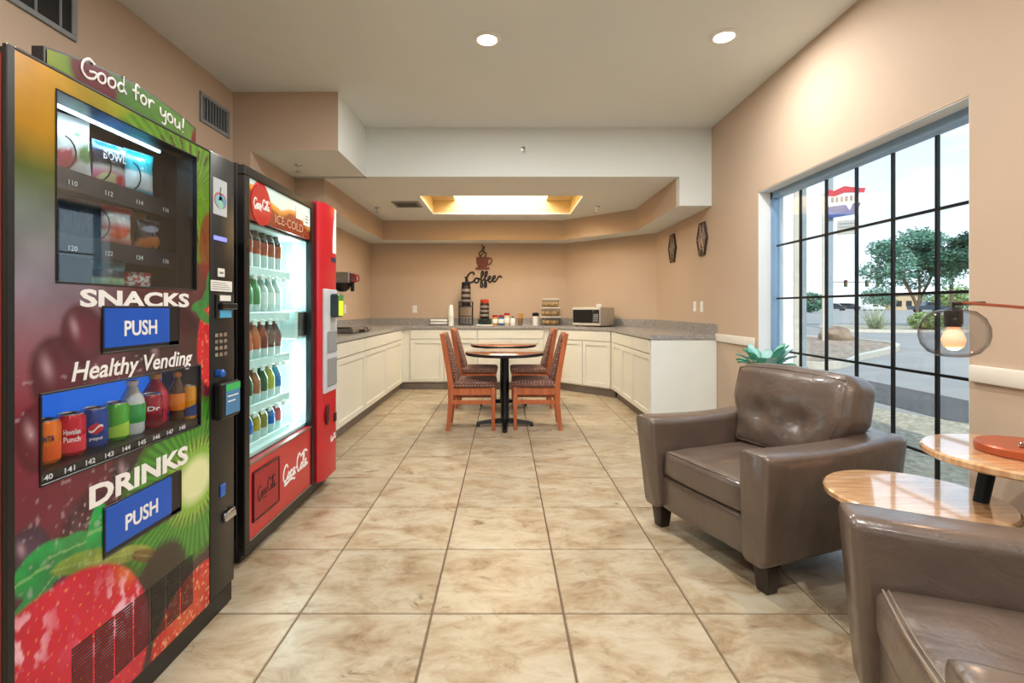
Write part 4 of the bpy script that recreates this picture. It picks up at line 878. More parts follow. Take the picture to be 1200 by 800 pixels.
bv = MB().box(.002, .012, .782, .888, 1.150, 1.245, .004).build('bill_validator', BLACK, vm); MB().box(.012, .030, .79, .90, 1.185, 1.21, .004).build('bill_slot', BLACKM, bv); MB().box(.012, .0135, .80, .875, 1.218, 1.240).build('bill_label', PAPER, bv, 0); MB().box(.012, .0135, .80, .88, 1.153, 1.182).build('bill_light', mat('teal_print', '#4a9cc0', .4, emit=('#4a9cc0', .3)), bv, 0)
for i in range(3):
    for j in range(4): MB().box(.004, .009, .778 + i * .030, .798 + i * .030, 1.003 + j * .025, 1.018 + j * .025, .002).build('key', CHROME, vm)
MB().lathe([(.016, 0), (.016, .02), (.010, .026), (0, .026)], 16, M=front(.004, .80, .938)).build('coin_knob', mat('knob_blue', '#1f5fc0', .3), vm)
cr_ = MB().box(.004, .035, .77, .905, .762, .902, .006).build('card_reader', BLACK, vm); sc_ = MB().box(.035, .037, .80, .90, .775, .895, .001).build('reader_screen', mat('reader_screen', '#2a4a66', .2, emit=('#4f86a8', .5)), cr_, 0); MB().box(.037, .038, .80, .90, .868, .895).build('screen_band', mat('reader_green', '#2f9a4f', .3, emit=('#2f9a4f', .4)), sc_, 0)
for q in range(2): MB().box(.037, .038, .81, .885 - q * .02, .845 - q * .02, .849 - q * .02).build('screen_text', LETTER, sc_, 0)
MB().box(.003, .009, .812, .848, .452, .502, .003).build('coin_return_button', mat('knob_blue', '#1f5fc0', .3), vm)
cc_ = MB().hexa([(.004, .83, .345), (.022, .83, .352), (.022, .905, .352), (.004, .905, .345), (.004, .83, .385), (.016, .83, .385), (.016, .905, .385), (.004, .905, .385)], .004).build('coin_cup', CHROME, vm)
# drink window
df = frame_rect(.077, .693, .767, .980, .006, -.004, .004).build('drink_frame', BLACK, vm, label='black frame of the drink window')
MB().box(-.149, -.143, .069, .701, .757, .988).build('drink_back', BLUEIN, df, 0); ds_ = MB().box(-.143, -.006, .069, .701, .757, .790).build('drink_shelf', BLACK, df, 0)
MB().box(-.004, -.001, .077, .693, .767, .980).build('drink_glass', glass('drink_glass', (.97, .98, 1), 1.3), df, 0)
for q in range(9): text_mb(str(140 + q), .030, .014, .001, .01, M=front(-.0055, .082 + .0635 * q, .770)).build('slot_number', LETTER, ds_, 0)
# cans and bottles shown in the drink window (things of their own)
ALU = mat('aluminium', '#c8cacc', .25, metal=.9)
def can(y, c1, c2, label, word, x=-1.185, h=.114, r=.0335):
    t = thing('drink_can', label, 'can', (x, y, .7905), group='display cans in the drink window')
    MB().lathe([(r * .78, 0), (r * .98, .008), (r, .014), (r, h - .014), (r * .86, h - .004)], 24).build('can_body', mat('can_' + c1[1:], c1, .25, metal=.3), t)
    MB().lathe([(r * .86, h - .004), (r * .86, h), (r * .78, h), (r * .76, h - .004), (0, h - .004)], 24).build('can_top', ALU, t)
    cy = MB()
    if word == 'dot':
        cy.grid(lambda u, v: Vector(((r + .0006) * math.cos((u - .5) * 1.1 * math.sin(PI * v)), (r + .0006) * math.sin((u - .5) * 1.1 * math.sin(PI * v)), .040 + .034 * v)), 8, 8); cy.build('can_emblem', mat('can_' + c2[1:], c2, .3), t, 60)
        b2 = MB().grid(lambda u, v: Vector(((r + .0010) * math.cos((u - .5) * .98), (r + .0010) * math.sin((u - .5) * .98), .054 + .008 * math.sin((u - .5) * 5) + .006 * v)), 8, 2); b2.build('can_emblem_band', LETTER, t, 60)
        text_mb('pepsi', .030, .012, .0006, .01, wrap=r + .0005).build('can_lettering', LETTER, t, 0, loc=(0, 0, .022))
    else:
        cy.grid(lambda u, v: Vector(((r + .0006) * math.cos((u - .5) * 2.2), (r + .0006) * math.sin((u - .5) * 2.2), .012 + (.028 + .016 * u) * v)), 10, 3); cy.build('can_band', mat('can_' + c2[1:], c2, .3), t, 60)
        if word:
            ws = word.split('|')
            for q, w_ in enumerate(ws): text_mb(w_, .036, .015, .0006, .02, wrap=r + .0012).build('can_lettering', mat('navy', '#13235c', .4) if word == 'FANTA' else LETTER, t, 0, loc=(0, 0, .060 - q * .020))
    t.rotation_euler = (0, 0, -.75)
    return t
def bottle(y, liquid, lab, cap, label, h, x=-1.19, z=.7905, r=.030, group='display bottles in the drink window', band=(.22, .55), lower=None, name='drink_bottle'):
    t = thing(name, label, 'bottle', (x, y, z), group=group)
    key = (liquid, h, r, lower)
    prof = [(r * .85, 0), (r, .01), (r, h * .58), (r * .96, h * .64), (r * .62, h * .78), (r * .42, h * .87), (r * .42, h * .92)]
    MB().lathe(prof, 18).build('bottle_body', mat('liquid_' + liquid[1:], liquid, .12, coat=.5), t, 50)
    if lower: MB().lathe([(r * .86, -.0), (r + .001, .01), (r + .001, h * band[0])], 18).build('bottle_base', mat('liquid_' + lower[1:], lower, .12, coat=.5), t, 50)
    MB().lathe([(r + .0012, h * band[0]), (r + .0016, h * (band[0] + .01)), (r + .0016, h * band[1]), (r + .0008, h * (band[1] + .01))], 18).build('bottle_label', mat('lab_' + lab[1:], lab, .35), t, 50)
    MB().lathe([(r * .47, h * .90), (r * .50, h * .91), (r * .50, h * .99), (r * .4, h), (0, h)], 14).build('bottle_cap', mat('cap_' + cap[1:], cap, .35), t)
    return t
can(1.275, '#e8781e', '#e05a14', 'orange soda can, leftmost in the drink window', 'FANTA')
can(1.352, '#c8142c', '#d83040', 'red punch can second from left in the drink window', 'Hawaiian|Punch')
can(1.430, '#123f94', '#c22236', 'blue cola can with a red white and blue emblem', 'dot')
can(1.510, '#4fae2c', '#9fd03c', 'lime green soda can in the drink window', '')
bottle(1.582, '#cfd8d8', '#2f9a4c', '#f0f0f0', 'clear bottle with green label and white cap in drink window', .170, r=.034)
can(1.662, '#a01a34', '#701024', 'dark red soda can right of the clear bottle', 'Dr')
bottle(1.722, '#d0304c', '#b82848', '#e89a3a', 'red drink bottle with orange cap in drink window', .172, x=-1.215, r=.038)
bottle(1.772, '#4a2a18', '#e0801c', '#e0801c', 'dark bottle with orange label at right of drink window', .172, x=-1.17, r=.026)
can(1.795, '#e09a1c', '#1f3f80', 'orange and blue can, rightmost in the drink window', '', x=-1.142, h=.122, r=.023)
# snack bags (things of their own)
def bag(y, z, w, h, fn, label, x=-1.235, rz=-.25, text=None, tilt=0, band=None):
    t = thing('snack_bag', label, 'snack bag', (x, y, z), rz, 'snack bags in the machine')
    nu, nv = 16, 22; mb = MB(); U = []
    for s in (1, -1):
        def P(u, v): 
            d = .020 * (math.sin(PI * u) ** .6) * (math.sin(PI * min(1, max(0, (v - .05) / .9))) ** .6) if 0 < u < 1 else 0
            d += .0018 * math.sin(u * 23 + v * 9) * math.sin(PI * u) * math.sin(PI * v)
            return Vector((s * d + tilt * v * h, (u - .5) * w * (1 if s > 0 else -1) * (1 - .06 * math.sin(PI * v)), v * h))
        mb.grid(P, nu, nv)
        for j in range(nv + 1):
            for i in range(nu + 1): U.append((i / nu if s > 0 else 1 - i / nu, j / nv))
    U = np.array(U); mb.build('bag', printed('bag_print', .22, .4), t, 60, fn(U[:, 0], U[:, 1]))
    if text:
        for body, ty, tz, tw, th, cc in text: text_mb(body, tw, th, .001, .02, M=front(.0225 + tilt * tz, ty - tw / 2, tz)).build('bag_lettering', mat('ink_' + cc[1:], cc, .4), t, 0)
    return t
def f1(u, v):
    C = np.tile(L('#dcdcd8'), (len(u), 1)); n = fbm(u * 8, v * 8, 3); m, *_ = ellipse(u, v, .62, .72, .18, .07); C = over(C, m, L('#3f8a3a')); C = over(C, (np.abs(v - .93) < .02) * 1., L('#a98a5a')); m, *_ = ellipse(u, v, .8, .40, .3, .16, .4, .3, n - .5); C = over(C, m, L('#6a8a4a')); m, *_ = ellipse(u, v, .25, .22, .25, .2, .2, .3, n - .5); return over(C, m, L('#b02a44'))
def f2(u, v):
    n = fbm(u * 9, v * 9, 7); C = keys(v, [(0, '#c04a6a'), (.28, '#d87a94'), (.40, '#c8c0b8'), (.5, '#101c30'), (.78, '#101c30'), (.82, '#2a86d0'), (1, '#2a86d0')]); m, *_ = ellipse(u, v, .4, .18, .3, .12, 0, .3, n - .5); C = over(C, m, L('#e0d8a0')); m, *_ = ellipse(u, v, .75, .2, .15, .1, 0, .3, n - .5); return over(C, m, L('#d02a3a'))
def f3(u, v): return keys(v, [(0, '#2a9ab0'), (.12, '#2a9ab0'), (.16, '#e4ecec'), (.5, '#d4e6e8'), (.55, '#2ba7b4'), (1, '#1f98a8')]) * (.85 + .3 * fbm(u * 6, v * 6, 11))[:, None]
def f4(u, v):
    n = fbm(u * 9, v * 9, 5); C = keys(v, [(0, '#c83c28'), (.3, '#d8c8b8'), (.42, '#c8362c'), (.6, '#e4e0dc'), (.8, '#b8c4cc'), (.86, '#c01a2c'), (1, '#c01a2c')]); m, *_ = ellipse(u, v, .5, .3, .3, .14, 0, .3, n - .5); return over(C, m, L('#e0603a'))
def f5(u, v):
    n = fbm(u * 9, v * 9, 5); C = np.tile(L('#2a2430'), (len(u), 1)); m, *_ = ellipse(u, v, .5, .25, .45, .2, .2, .3, n - .5); C = over(C, m, L('#c06a2a')); m, *_ = ellipse(u, v, .5, .68, .35, .1, .1, .2); return over(C, m, L('#8a8fa0'))
def f6(u, v): return keys(v, [(0, '#d8a020'), (1, '#e8b428')]) * (.8 + .4 * fbm(u * 7, v * 7, 2))[:, None]
def f7(u, v): return keys(v, [(0, '#8ab87a'), (.4, '#a8c89a'), (.5, '#20303a'), (.7, '#2a4450'), (.75, '#7ab8c0'), (1, '#7ab8c0')])
def f8(u, v):
    n = fbm(u * 9, v * 9, 15); return np.where((n > .5)[:, None], L('#d8d4c8')[None, :], L('#b83a34')[None, :])
bag(1.415, 1.569, .105, .172, f1, 'tall white snack bag with green and red print, top shelf left', tilt=-.05)
bag(1.548, 1.569, .105, .135, f2, 'blue and pink snack bag in the middle of the top shelf', text=[('BOWL', 0, .078, .07, .026, '#f2f2f2')])
bag(1.672, 1.569, .105, .148, f3, 'teal and white snack bag on the top shelf')
bag(1.575, 1.389, .098, .125, f4, 'red and white snack bag on the second shelf')
bag(1.70, 1.389, .095, .105, f5, 'small dark snack bag on the second shelf', x=-1.225)
bag(1.705, 1.389, .11, .135, f6, 'yellow snack bag behind the dark one on second shelf', x=-1.285)
bag(1.545, 1.241, .105, .095, f7, 'teal green snack bag at the bottom of the snack window')
bag(1.665, 1.241, .10, .07, f8, 'white and red snack bag low in the snack window beside the teal one')

# ------------------------------------------------------------------ cola cooler vending machine (front faces +X)
cm = thing('cola_vending_machine', 'red and black glass-front cola vending machine full of bottles', 'vending machine', (-1.20, 2.28, 0))
b = MB().box(-.98, -.03, 0, .02, .06, 1.862, .004).box(-.98, -.03, .02, 1.12, 1.842, 1.862, .004).box(-.98, -.50, .02, 1.12, .06, 1.842).box(-.50, -.03, .02, .85, .06, .46).box(-.50, -.03, .86, 1.12, .06, 1.842)
b.build('cabinet', BLACK, cm, 0)
li = MB().box(-.50, -.49, .03, .85, .46, 1.60).box(-.49, -.04, .03, .04, .46, 1.60).box(-.49, -.04, .845, .858, .46, 1.60).box(-.49, -.04, .04, .845, .462, .478).box(-.49, -.04, .04, .845, 1.60, 1.61)
li.build('liner', COOLW, cm, 0, label='white interior liner')
frame_rect(.048, .795, .09, 1.808, .046, -.035, .004, .004).build('door_frame', BLACK, cm)
MB().box(-.030, -.026, .048, .795, .46, 1.615).build('door_glass', GLASSC, cm, 0, label='clear glass of the cooler door')
MB().box(-.9, -.02, .01, 1.11, .012, .07, .004).build('base', BLACK, cm)
for y in (.05, 1.06):
    for x in (-.06, -.85): MB().lathe([(.018, 0), (.018, .02)], 10, (x, y, 0)).build('foot', BLACKM, cm)
def cola_banner(a, b):
    n = fbm(a * 12, b * 12, 4); w = 1.765 - .035 * (a / .8) + .02 * np.sin(a * 14); C = np.tile(L('#b8d4d0'), (len(a), 1)) * (.8 + .4 * n)[:, None]
    m = np.clip((w - b + (n - .5) * .05) / .012, 0, 1); C = over(C, m, L('#c8862c')[None, :] * (.6 + .8 * n[:, None])); m = np.clip((w - .022 - b + (n - .5) * .05) / .02, 0, 1); C = over(C, m, L('#7a2a16')[None, :] * (.6 + .8 * n[:, None]))
    m, d, x, y = ellipse(a, b, .175, 1.705, .098, .112, 0, .03); return over(C, m, L('#c4152a'))
bp_ = MB().box(-.030, -.008, .048, .795, 1.615, 1.808).build('banner', DRED, cm, 0, label='backlit banner panel')
print_panel('banner_graphic', -.0075, .048, .795, 1.615, 1.808, 120, 40, cola_banner, printed('backlit_print', .25, .3, .28), bp_)
disc = MB().lathe([(0, 0), (.10, 0), (.10, .003), (0, .003)], 40).build('red_disc', RED, bp_, 0); disc.data.transform(front(-.007, .175, 1.70)); disc.data.transform(Matrix.Diagonal((1, 1, 1, 1)))
strokes_mb(COKE, .16, .06, .0042, front(-.003, .098, 1.672)).build('disc_script', LETTER, bp_)
text_mb('ICE-COLD', .36, .046, .001, -.005, M=front(-.0065, .325, 1.640)).build('banner_lettering', mat('amber_letter', '#d8b090', .4), bp_, 0)
for y0, z0, w, h in ((.585, 1.712, .11, .075), (.690, 1.690, .095, .085)):
    nb = MB().box(-.0065, -.0055, y0, y0 + w, z0, z0 + h).build('paper_notice', PAPER, bp_, 0)
for q in range(3): MB().box(-.0052, -.0048, .715, .760, 1.708 + q * .018, 1.715 + q * .018).build('notice_print', GREY, bp_, 0)
rp = MB().box(-.030, -.004, .048, .795, .09, .458).build('kick_panel', RED, cm, 0, label='red lower panel')
MB().box(-.003, .002, .050, .793, .448, .458).box(-.003, .002, .050, .793, .090, .098).build('trim_strip', STEEL, rp, 0)
frame_rect(.095, .350, .172, .395, .010, -.004, .004).build('hatch_frame', mat('hatch_brown', '#3c0f12', .4), rp)
MB().box(-.004, .001, .096, .349, .173, .394).build('hatch', mat('hatch_red', '#a01826', .35), rp, 0)
strokes_mb(COKE, .19, .085, .0035, front(.0015, .128, .245)).build('hatch_script', mat('hatch_brown', '#3c0f12', .4), rp)
strokes_mb(COKE, .33, .125, .0065, front(-.003, .415, .215)).build('panel_script', LETTER, rp)
# payment column
pcx = MB()
pcx.loft([[(-.03, .850, z), (.015, .850, z), (.045, .90, z), (.045, 1.115, z), (.03, 1.13, z), (-.03, 1.13, z)] for z in (.085, 1.868)]); pco = pcx.build('payment_column', RED, cm, 40)
MB().box(.0455, .047, 1.02, 1.112, 1.50, 1.53).build('logo_plate', mat('navy_print', '#1c2c50', .4), pco, 0)
MB().prism([(1.045, 1.56), (1.112, 1.56), (1.112, 1.86), (1.085, 1.86), (1.08, 1.80), (1.06, 1.74), (1.048, 1.66)], .0455, .047, Matrix(((0, 0, 1, 0), (1, 0, 0, 0), (0, 1, 0, 0), (0, 0, 0, 1)))).build('bottle_print', LETTER, pco, 0, label='white bottle silhouette')
gp = MB().box(.030, .052, .888, 1.118, .64, 1.315, .004).build('coin_panel', mat('coin_panel_grey', '#c6ced4', .35), pco)
MB().box(.052, .060, .93, 1.10, .90, 1.04, .004).build('panel_door', GREY, gp); MB().box(.052, .058, .93, 1.10, .68, .86, .004).build('change_door', GREY, gp)
rd = MB().box(.052, .105, .985, 1.085, 1.13, 1.285, .008).build('card_reader', mat('reader_dark', '#26343a', .3), pco); MB().box(.105, .108, .99, 1.08, 1.14, 1.28, .002).build('reader_screen', mat('reader_yellow', '#c8d820', .3, emit=('#b8d020', .5)), rd, 0); MB().box(.108, .109, .99, 1.08, 1.24, 1.28).build('screen_band', mat('reader_green2', '#1f8a3f', .3), rd, 0)
MB().lathe([(0, 0), (.03, 0), (.045, .006), (.045, .012), (.03, .016), (0, .016)], 24, M=front(.045, .935, .50) @ Matrix.Diagonal((.8, 1.5, 1, 1))).build('handle', mat('handle_dark', '#52101a', .3), pco)
MB().box(.046, .052, 1.07, 1.112, .42, .48, .003).build('lock', BLACKM, pco)
strokes_mb(COKE, .10, .045, .003, front(.046, 1.01, .30)).build('column_script', LETTER, pco)
# interior: shelves, light tubes, delivery arm
for y0, z0, z1 in ((.765, .50, .98), (.765, 1.20, 1.585)):
    MB().tube([(-.085, y0, z0), (-.085, y0, z1)], .016, 10).build('light_tube', LED, cm)
for zc, hh in ((.74, .5), (1.39, .4)):
    l = bpy.data.lights.new('tube_light', 'AREA'); l.shape = 'RECTANGLE'; l.size = .05; l.size_y = hh; l.energy = 2.3; l.color = (.85, 1, .97); o = bpy.data.objects.new('tube_light', l); COL.objects.link(o); o.parent = cm; o.location = (-.10, .735, zc); o.rotation_euler = (PI / 2, 0, 0); o.rotation_euler = Vector((-.25, -1, 0)).to_track_quat('-Z', 'Y').to_euler()
pa = MB().box(-.16, -.05, .70, .84, 1.0, 1.18, .01).build('delivery_arm', COOLW, cm); MB().box(-.048, -.044, .715, .825, 1.02, 1.165, .002).build('arm_opening', mat('arm_dark', '#4a4642', .4), pa)
for q in range(2): MB().box(-.045, -.042, .712, .828, 1.06 + q * .045, 1.067 + q * .045).build('arm_bar', BLACK, pa, 0)
SHZ = [1.387, 1.154, .913, .684, .492]; SN = ['top', 'second', 'third', 'fourth', 'bottom']; OR = ['rightmost', 'second from the right', 'third from the right', 'fourth from the right', 'fifth from the right', 'sixth from the right']
KIND = [[('#2a1410', '#b8502a', '#e02030', 'cola bottle with red cap')] * 6,
        [('#b8d4cc', '#e6efec', '#d8e4e2', 'clear water bottle with white label')] * 3 + [('#3f9a5a', '#2f8a4a', '#d8e4e2', 'green soda bottle')] * 3,
        [('#5a1a20', '#6a2428', '#3a2420', 'maroon drink bottle'), ('#4a1418', '#5a2024', '#3a2420', 'dark red drink bottle'), ('#a03a20', '#7a3020', '#c86a4a', 'rust red drink bottle'), ('#d07a4a', '#c8683c', '#e8a070', 'orange drink bottle'), ('#d07a4a', '#c8683c', '#e8a070', 'orange drink bottle'), ('#a03a20', '#7a3020', '#c86a4a', 'rust red drink bottle')],
        [('#4a9ac0', '#2a7ac0', '#2f8fd0', 'blue drink bottle'), ('#c8c04a', '#b8b83a', '#c8c82a', 'yellow drink bottle'), ('#3f6a3a', '#2f5a34', '#5a9a2a', 'green drink bottle'), ('#c87a50', '#b86a44', '#a8402a', 'orange drink bottle'), ('#3f6a3a', '#2f5a34', '#5a9a2a', 'green drink bottle'), ('#c8c04a', '#b8b83a', '#c8c82a', 'yellow drink bottle')],
        [('#c84a50', '#d8606a', '#c02a3a', 'red drink bottle'), ('#2a78c8', '#1f68c0', '#1f4f98', 'blue drink bottle'), ('#a8a040', '#8a8a3a', '#2a3a2a', 'olive drink bottle'), ('#d0b83a', '#c8a82a', '#1f5f8a', 'yellow drink bottle'), ('#2a78c8', '#1f68c0', '#1f4f98', 'blue drink bottle'), ('#c84a50', '#d8606a', '#c02a3a', 'red drink bottle')]]
for si, z in enumerate(SHZ):
    sh_ = MB().box(-.42, -.085, .045, .655, z - .022, z, .004).box(-.086, -.074, .045, .66, z - .034, z + .016, .004).build('shelf', COOLW, cm)
    for ci in range(6): MB().box(-.074, -.066, .648 - .1 - ci * .082, .648 - .06 - ci * .082, z - .05, z - .022, .003).build('selector_tab', WPLAST, sh_)
    for ci in range(6):
        liq, lab, cap, kd = KIND[si][ci]; h = (.268, .215, .212, .20, .182)[si]
        bottle(2.872 - ci * .082, liq, lab, cap, f'{kd} on {SN[si]} cooler shelf, {OR[ci]}', h, x=-1.335, z=z + .0005, r=.0365, group='bottles on the cooler shelves', band=((.33, .58), (.26, .56), (.28, .58), (.28, .58), (.28, .58))[si], lower='#cfe4e2')

# ------------------------------------------------------------------ outside
def gz(x, y): d = max(0, math.hypot(x, y) / 1.25 - 26); return -.15 + .0095 * min(d, 85)
xs = [-60, -30, -12, -4, 2.27, 5, 8, 12, 16, 22, 28, 36, 46, 60, 78, 100, 140, 200, 320]; ysg = [-60, -30, -12, -4, 0, 4, 8, 12, 16, 22, 28, 36, 46, 60, 78, 100, 140, 200, 320]
gm = MB(); nxs = len(xs); gm.v = [(x, y, gz(x, y)) for y in ysg for x in xs]; gm.f = [[j * nxs + i, j * nxs + i + 1, (j + 1) * nxs + i + 1, (j + 1) * nxs + i] for j in range(len(ysg) - 1) for i in range(nxs - 1)]
struct(gm.build('ground', ASPH, None, 0))
struct(MB().box(-9, 2.95, -9, 15, 3.13, 3.5).build('roof', CURB, smooth=0)); struct(MB().box(2.02, 2.27, 8.0, 15, -.1, 3.13).build('shade_wall', CURB, smooth=0))  # out-of-view slab and wall added to block sun and shade the ground
struct(MB().prism([(2.28, -6), (5.3, -6), (5.3, 5.6), (4.6, 7.2), (4.2, 14), (2.28, 14)], -.2, -.125).build('gravel_bed', GRAVEL2, smooth=0))
struct(MB().box(5.3, 6.7, -6, 14, -.2, -.143).build('dark_strip', mat('dark_ground', '#55534f', .9, noise=(1.5, .15)), None, 0))  # ground strip along the gravel bed, darker than the asphalt beyond
def island(poly, zt, name, label, m):
    t = thing(name, label, 'kerb', (0, 0, 0)); cx = sum(p[0] for p in poly) / len(poly); cy = sum(p[1] for p in poly) / len(poly)
    P = [(p.x, p.y) for p in smooth_path([(x, y, 0) for x, y in poly], 6, True)]; n = len(P)
    inn = [(cx + (x - cx) * (1 - .2 / math.hypot(x - cx, y - cy)), cy + (y - cy) * (1 - .2 / math.hypot(x - cx, y - cy))) for x, y in P]; g0_ = min(gz(*p) for p in P)
    vsx = [(x, y, g0_ - .1) for x, y in P] + [(x, y, zt) for x, y in P] + [(x, y, zt) for x, y in inn] + [(x, y, zt - .06) for x, y in inn]; fs = []
    for r_ in range(3):
        for i in range(n): fs.append([r_ * n + i, r_ * n + (i + 1) % n, (r_ + 1) * n + (i + 1) % n, (r_ + 1) * n + i])
    MB().raw(vsx, fs).build('kerb', CURB, t, 40); MB().prism(inn, g0_ - .1, zt - .04).build('gravel_fill', m, t, 0); return t
island([(6.6, 11.0), (9.5, 13.0), (12.7, 15.9), (13.9, 18.2), (13.4, 21.5), (9.5, 23.5), (5.5, 18)], .0, 'gravel_island', 'kerbed gravel island with a boulder outside the window', GRAVEL)
island([(19.0, 28.0), (23.5, 26.6), (28.5, 27.5), (31, 31), (28, 35), (22, 34)], .02, 'planted_island', 'kerbed island with tree and shrubs beyond the drive', GRAVEL2)
rk = MB(); bm = bmesh.new(); bmesh.ops.create_icosphere(bm, subdivisions=3, radius=1)
for v in bm.verts:
    n_ = 1 + .35 * mnoise.noise(v.co * 1.3); v.co = Vector((v.co.x * .62 * n_, v.co.y * .5 * n_, max(-.3, v.co.z * .42 * n_)))
rk._bm(bm); tag(rk.build('boulder', mat('boulder_rock', '#8a7460', .9, noise=(3, .35), bump=(8, .5)), None, 30, loc=(13.0, 19.3, .06)), 'brown boulder on the gravel island outside', 'rock')
def foliage(clusters, n, size, seed):
    rs = random.Random(seed); mb = MB(); V = []; F = []
    tot = sum(c[3] * c[4] * c[5] for c in clusters)
    for cx, cy, cz, rx, ry, rz_ in clusters:
        for _ in range(int(n * rx * ry * rz_ / tot)):
            d = Vector((rs.gauss(0, 1), rs.gauss(0, 1), rs.gauss(0, 1))).normalized() * rs.uniform(.45, 1.05); p = Vector((cx + d.x * rx, cy + d.y * ry, cz + d.z * rz_)); a = Vector((rs.gauss(0, 1), rs.gauss(0, 1), rs.gauss(0, .6))).normalized() * size * rs.uniform(.6, 1.4); c = a.cross(Vector((rs.gauss(0, 1), rs.gauss(0, 1), rs.gauss(0, 1)))).normalized() * size * .45
            o = len(V); V += [p - a, p + c, p + a, p - c]; F.append([o, o + 1, o + 2, o + 3])
    return mb.raw(V, F)
def tree(name, label, x, y, clusters, n, size, m, trunk=None, seed=1, cat='tree', group=None, z=None):
    t = thing(name, label, cat, (x, y, z if z is not None else gz(x, y)), group=group)
    if trunk:
        mb = MB()
        for pts, r in trunk: mb.tube(smooth_path(pts, 5), r, 8)
        mb.build('trunk', BARK, t)
    foliage(clusters, n, size, seed).build('foliage', m, t, 0); return t
tc_ = []
rs = random.Random(4)
for k in range(20): tc_.append((rs.uniform(-2.9, 2.6), rs.uniform(-1.6, 1.6), 4.2 + rs.uniform(-1.2, 1.6), rs.uniform(.6, 1.1), rs.uniform(.6, 1.0), rs.uniform(.4, .7)))
tc_ += [(0, 0, 5.6, 1.5, 1.3, .9), (-1.4, 0, 4.6, 1.3, 1.1, .7), (1.4, .3, 4.6, 1.4, 1.2, .8), (-2.9, 0, 3.4, .8, .7, .5)]
tree('desert_tree', 'airy desert tree with forked trunk on the planted island', 27.0, 32.5, tc_, 7600, .12, LEAF, [([(0, 0, -.1), (.1, 0, 1.2), (-.5, 0, 2.6), (-1.4, .1, 4.4)], .09), ([(.05, 0, .3), (.3, .1, 1.6), (1.0, 0, 3.2), (1.6, .2, 4.6)], .08), ([(.1, 0, .8), (.1, -.2, 2.6), (0, 0, 5.2)], .07)], z=-.02)
tc2 = [(rs.uniform(-1.8, 1.8), rs.uniform(-1.2, 1.2), 3.6 + rs.uniform(-.9, 1.0), rs.uniform(.6, 1), .8, .55) for k in range(12)]
tc2 = [(c[0], c[1], c[2] + 1.1, *c[3:]) for c in tc2]
tree('desert_tree', 'smaller tree right of the forked desert tree, beside window edge', 28.3, 31.4, tc2, 4500, .13, mat('leaf_dark', '#2f5a44', .6, noise=(3, .3)), [([(0, 0, 0), (.1, 0, 1.4), (0, 0, 4.4)], .09)], 3, z=-.02)
ag = thing('yucca_shrub', 'pale grey spiky shrub on planted island', 'shrub', (21.9, 29.2, -.02)); mb = MB()
for k in range(110):
    a = rs.uniform(0, 2 * PI); e = rs.uniform(.25, 1.45); l_ = rs.uniform(1.0, 1.9); d = Vector((math.cos(a) * math.cos(e), math.sin(a) * math.cos(e), math.sin(e))); s_ = Vector((-math.sin(a), math.cos(a), 0)) * .035; p0 = Vector((rs.uniform(-.25, .25), rs.uniform(-.2, .2), 0)); mb.raw([p0 - s_, p0 + s_, p0 + d * l_], [[0, 1, 2]])
mb.build('blades', LEAF3, ag, 0)
tree('round_shrub', 'low yellow green shrub on the planted island', 24.2, 28.3, [(0, 0, .45, .95, .8, .55)], 2200, .09, LEAF2, None, 5, 'shrub', z=-.02)
for k, (x, y, rx, h, m, lab) in enumerate(((54.5, 88, 2.0, 3.4, LEAF, 'round dark tree far left beyond the street'), (88, 142, 5, 4.5, LEAF2, 'low green trees behind the parked cars'), (99, 131, 4, 6.0, LEAF, 'green tree behind the traffic signals'), (92, 100, 4.5, 5, LEAF2, 'bright green far tree at right edge of window'), (112, 126, 5, 4.6, LEAF, 'far green tree behind the pickup'))):
    tree('far_tree', lab, x, y, [(0, 0, h * .55, rx, rx, h * .5)], 1500, .35, m, [([(0, 0, -.1), (0, 0, h * .4)], .15)], 20 + k)
def column(x, y, w, z1, m, label, name='porch_column', cat='column'):
    return tag(MB().box(-w / 2, w / 2, -w / 2, w / 2, 0, z1, .01).box(-w * .7, w * .7, -w * .7, w * .7, 0, .12, .01).build(name, m, loc=(x, y, gz(x, y))), label, cat)
column(5.08, 9.0, .23, 5.2, WPLAST, 'white square porch column close outside the window'); column(5.95, 10.1, .18, 6, CURB, 'beige square porch column behind the white one')
column(6.3, 10.45, .11, 9, mat('pole_grey', '#8d989c', .5), 'plain grey pole left of the roadside sign', 'grey_pole', 'pole')
tag(MB().lathe([(.05, 0), (.05, 5.5), (0, 5.5)], 12).build('thin_pole', CURB, loc=(11.9, 18.45, -.035)), 'thin tan pole standing on the gravel island', 'pole')
sg_ = thing('roadside_sign', 'tall roadside sign with red white and navy panel on a post', 'sign', (20.4, 31.0, -.02), -.55)
MB().box(-.17, .17, -.12, .12, 0, 10.4).build('post', mat('pole_grey', '#8d989c', .5), sg_, 0)
MB().prism([(-0.132, 7.5), (1.584, 7.75), (1.749, 8.35), (1.452, 8.4), (0.726, 8.6), (0.198, 8.4), (-0.132, 8.55)], -.30, -.14, Matrix(((1, 0, 0, 0), (0, 0, 1, 0), (0, 1, 0, 0), (0, 0, 0, 1)))).build('white_panel', LETTER, sg_, 0)
MB().prism([(-0.132, 8.2), (0.198, 8.1), (0.726, 8.3), (1.729, 8.2), (1.782, 8.45), (1.452, 8.5), (0.726, 8.7), (0.198, 8.47), (-0.132, 8.6)], -.33, -.13, Matrix(((1, 0, 0, 0), (0, 0, 1, 0), (0, 1, 0, 0), (0, 0, 0, 1)))).build('red_band', mat('sign_red', '#c23038', .4), sg_, 0)
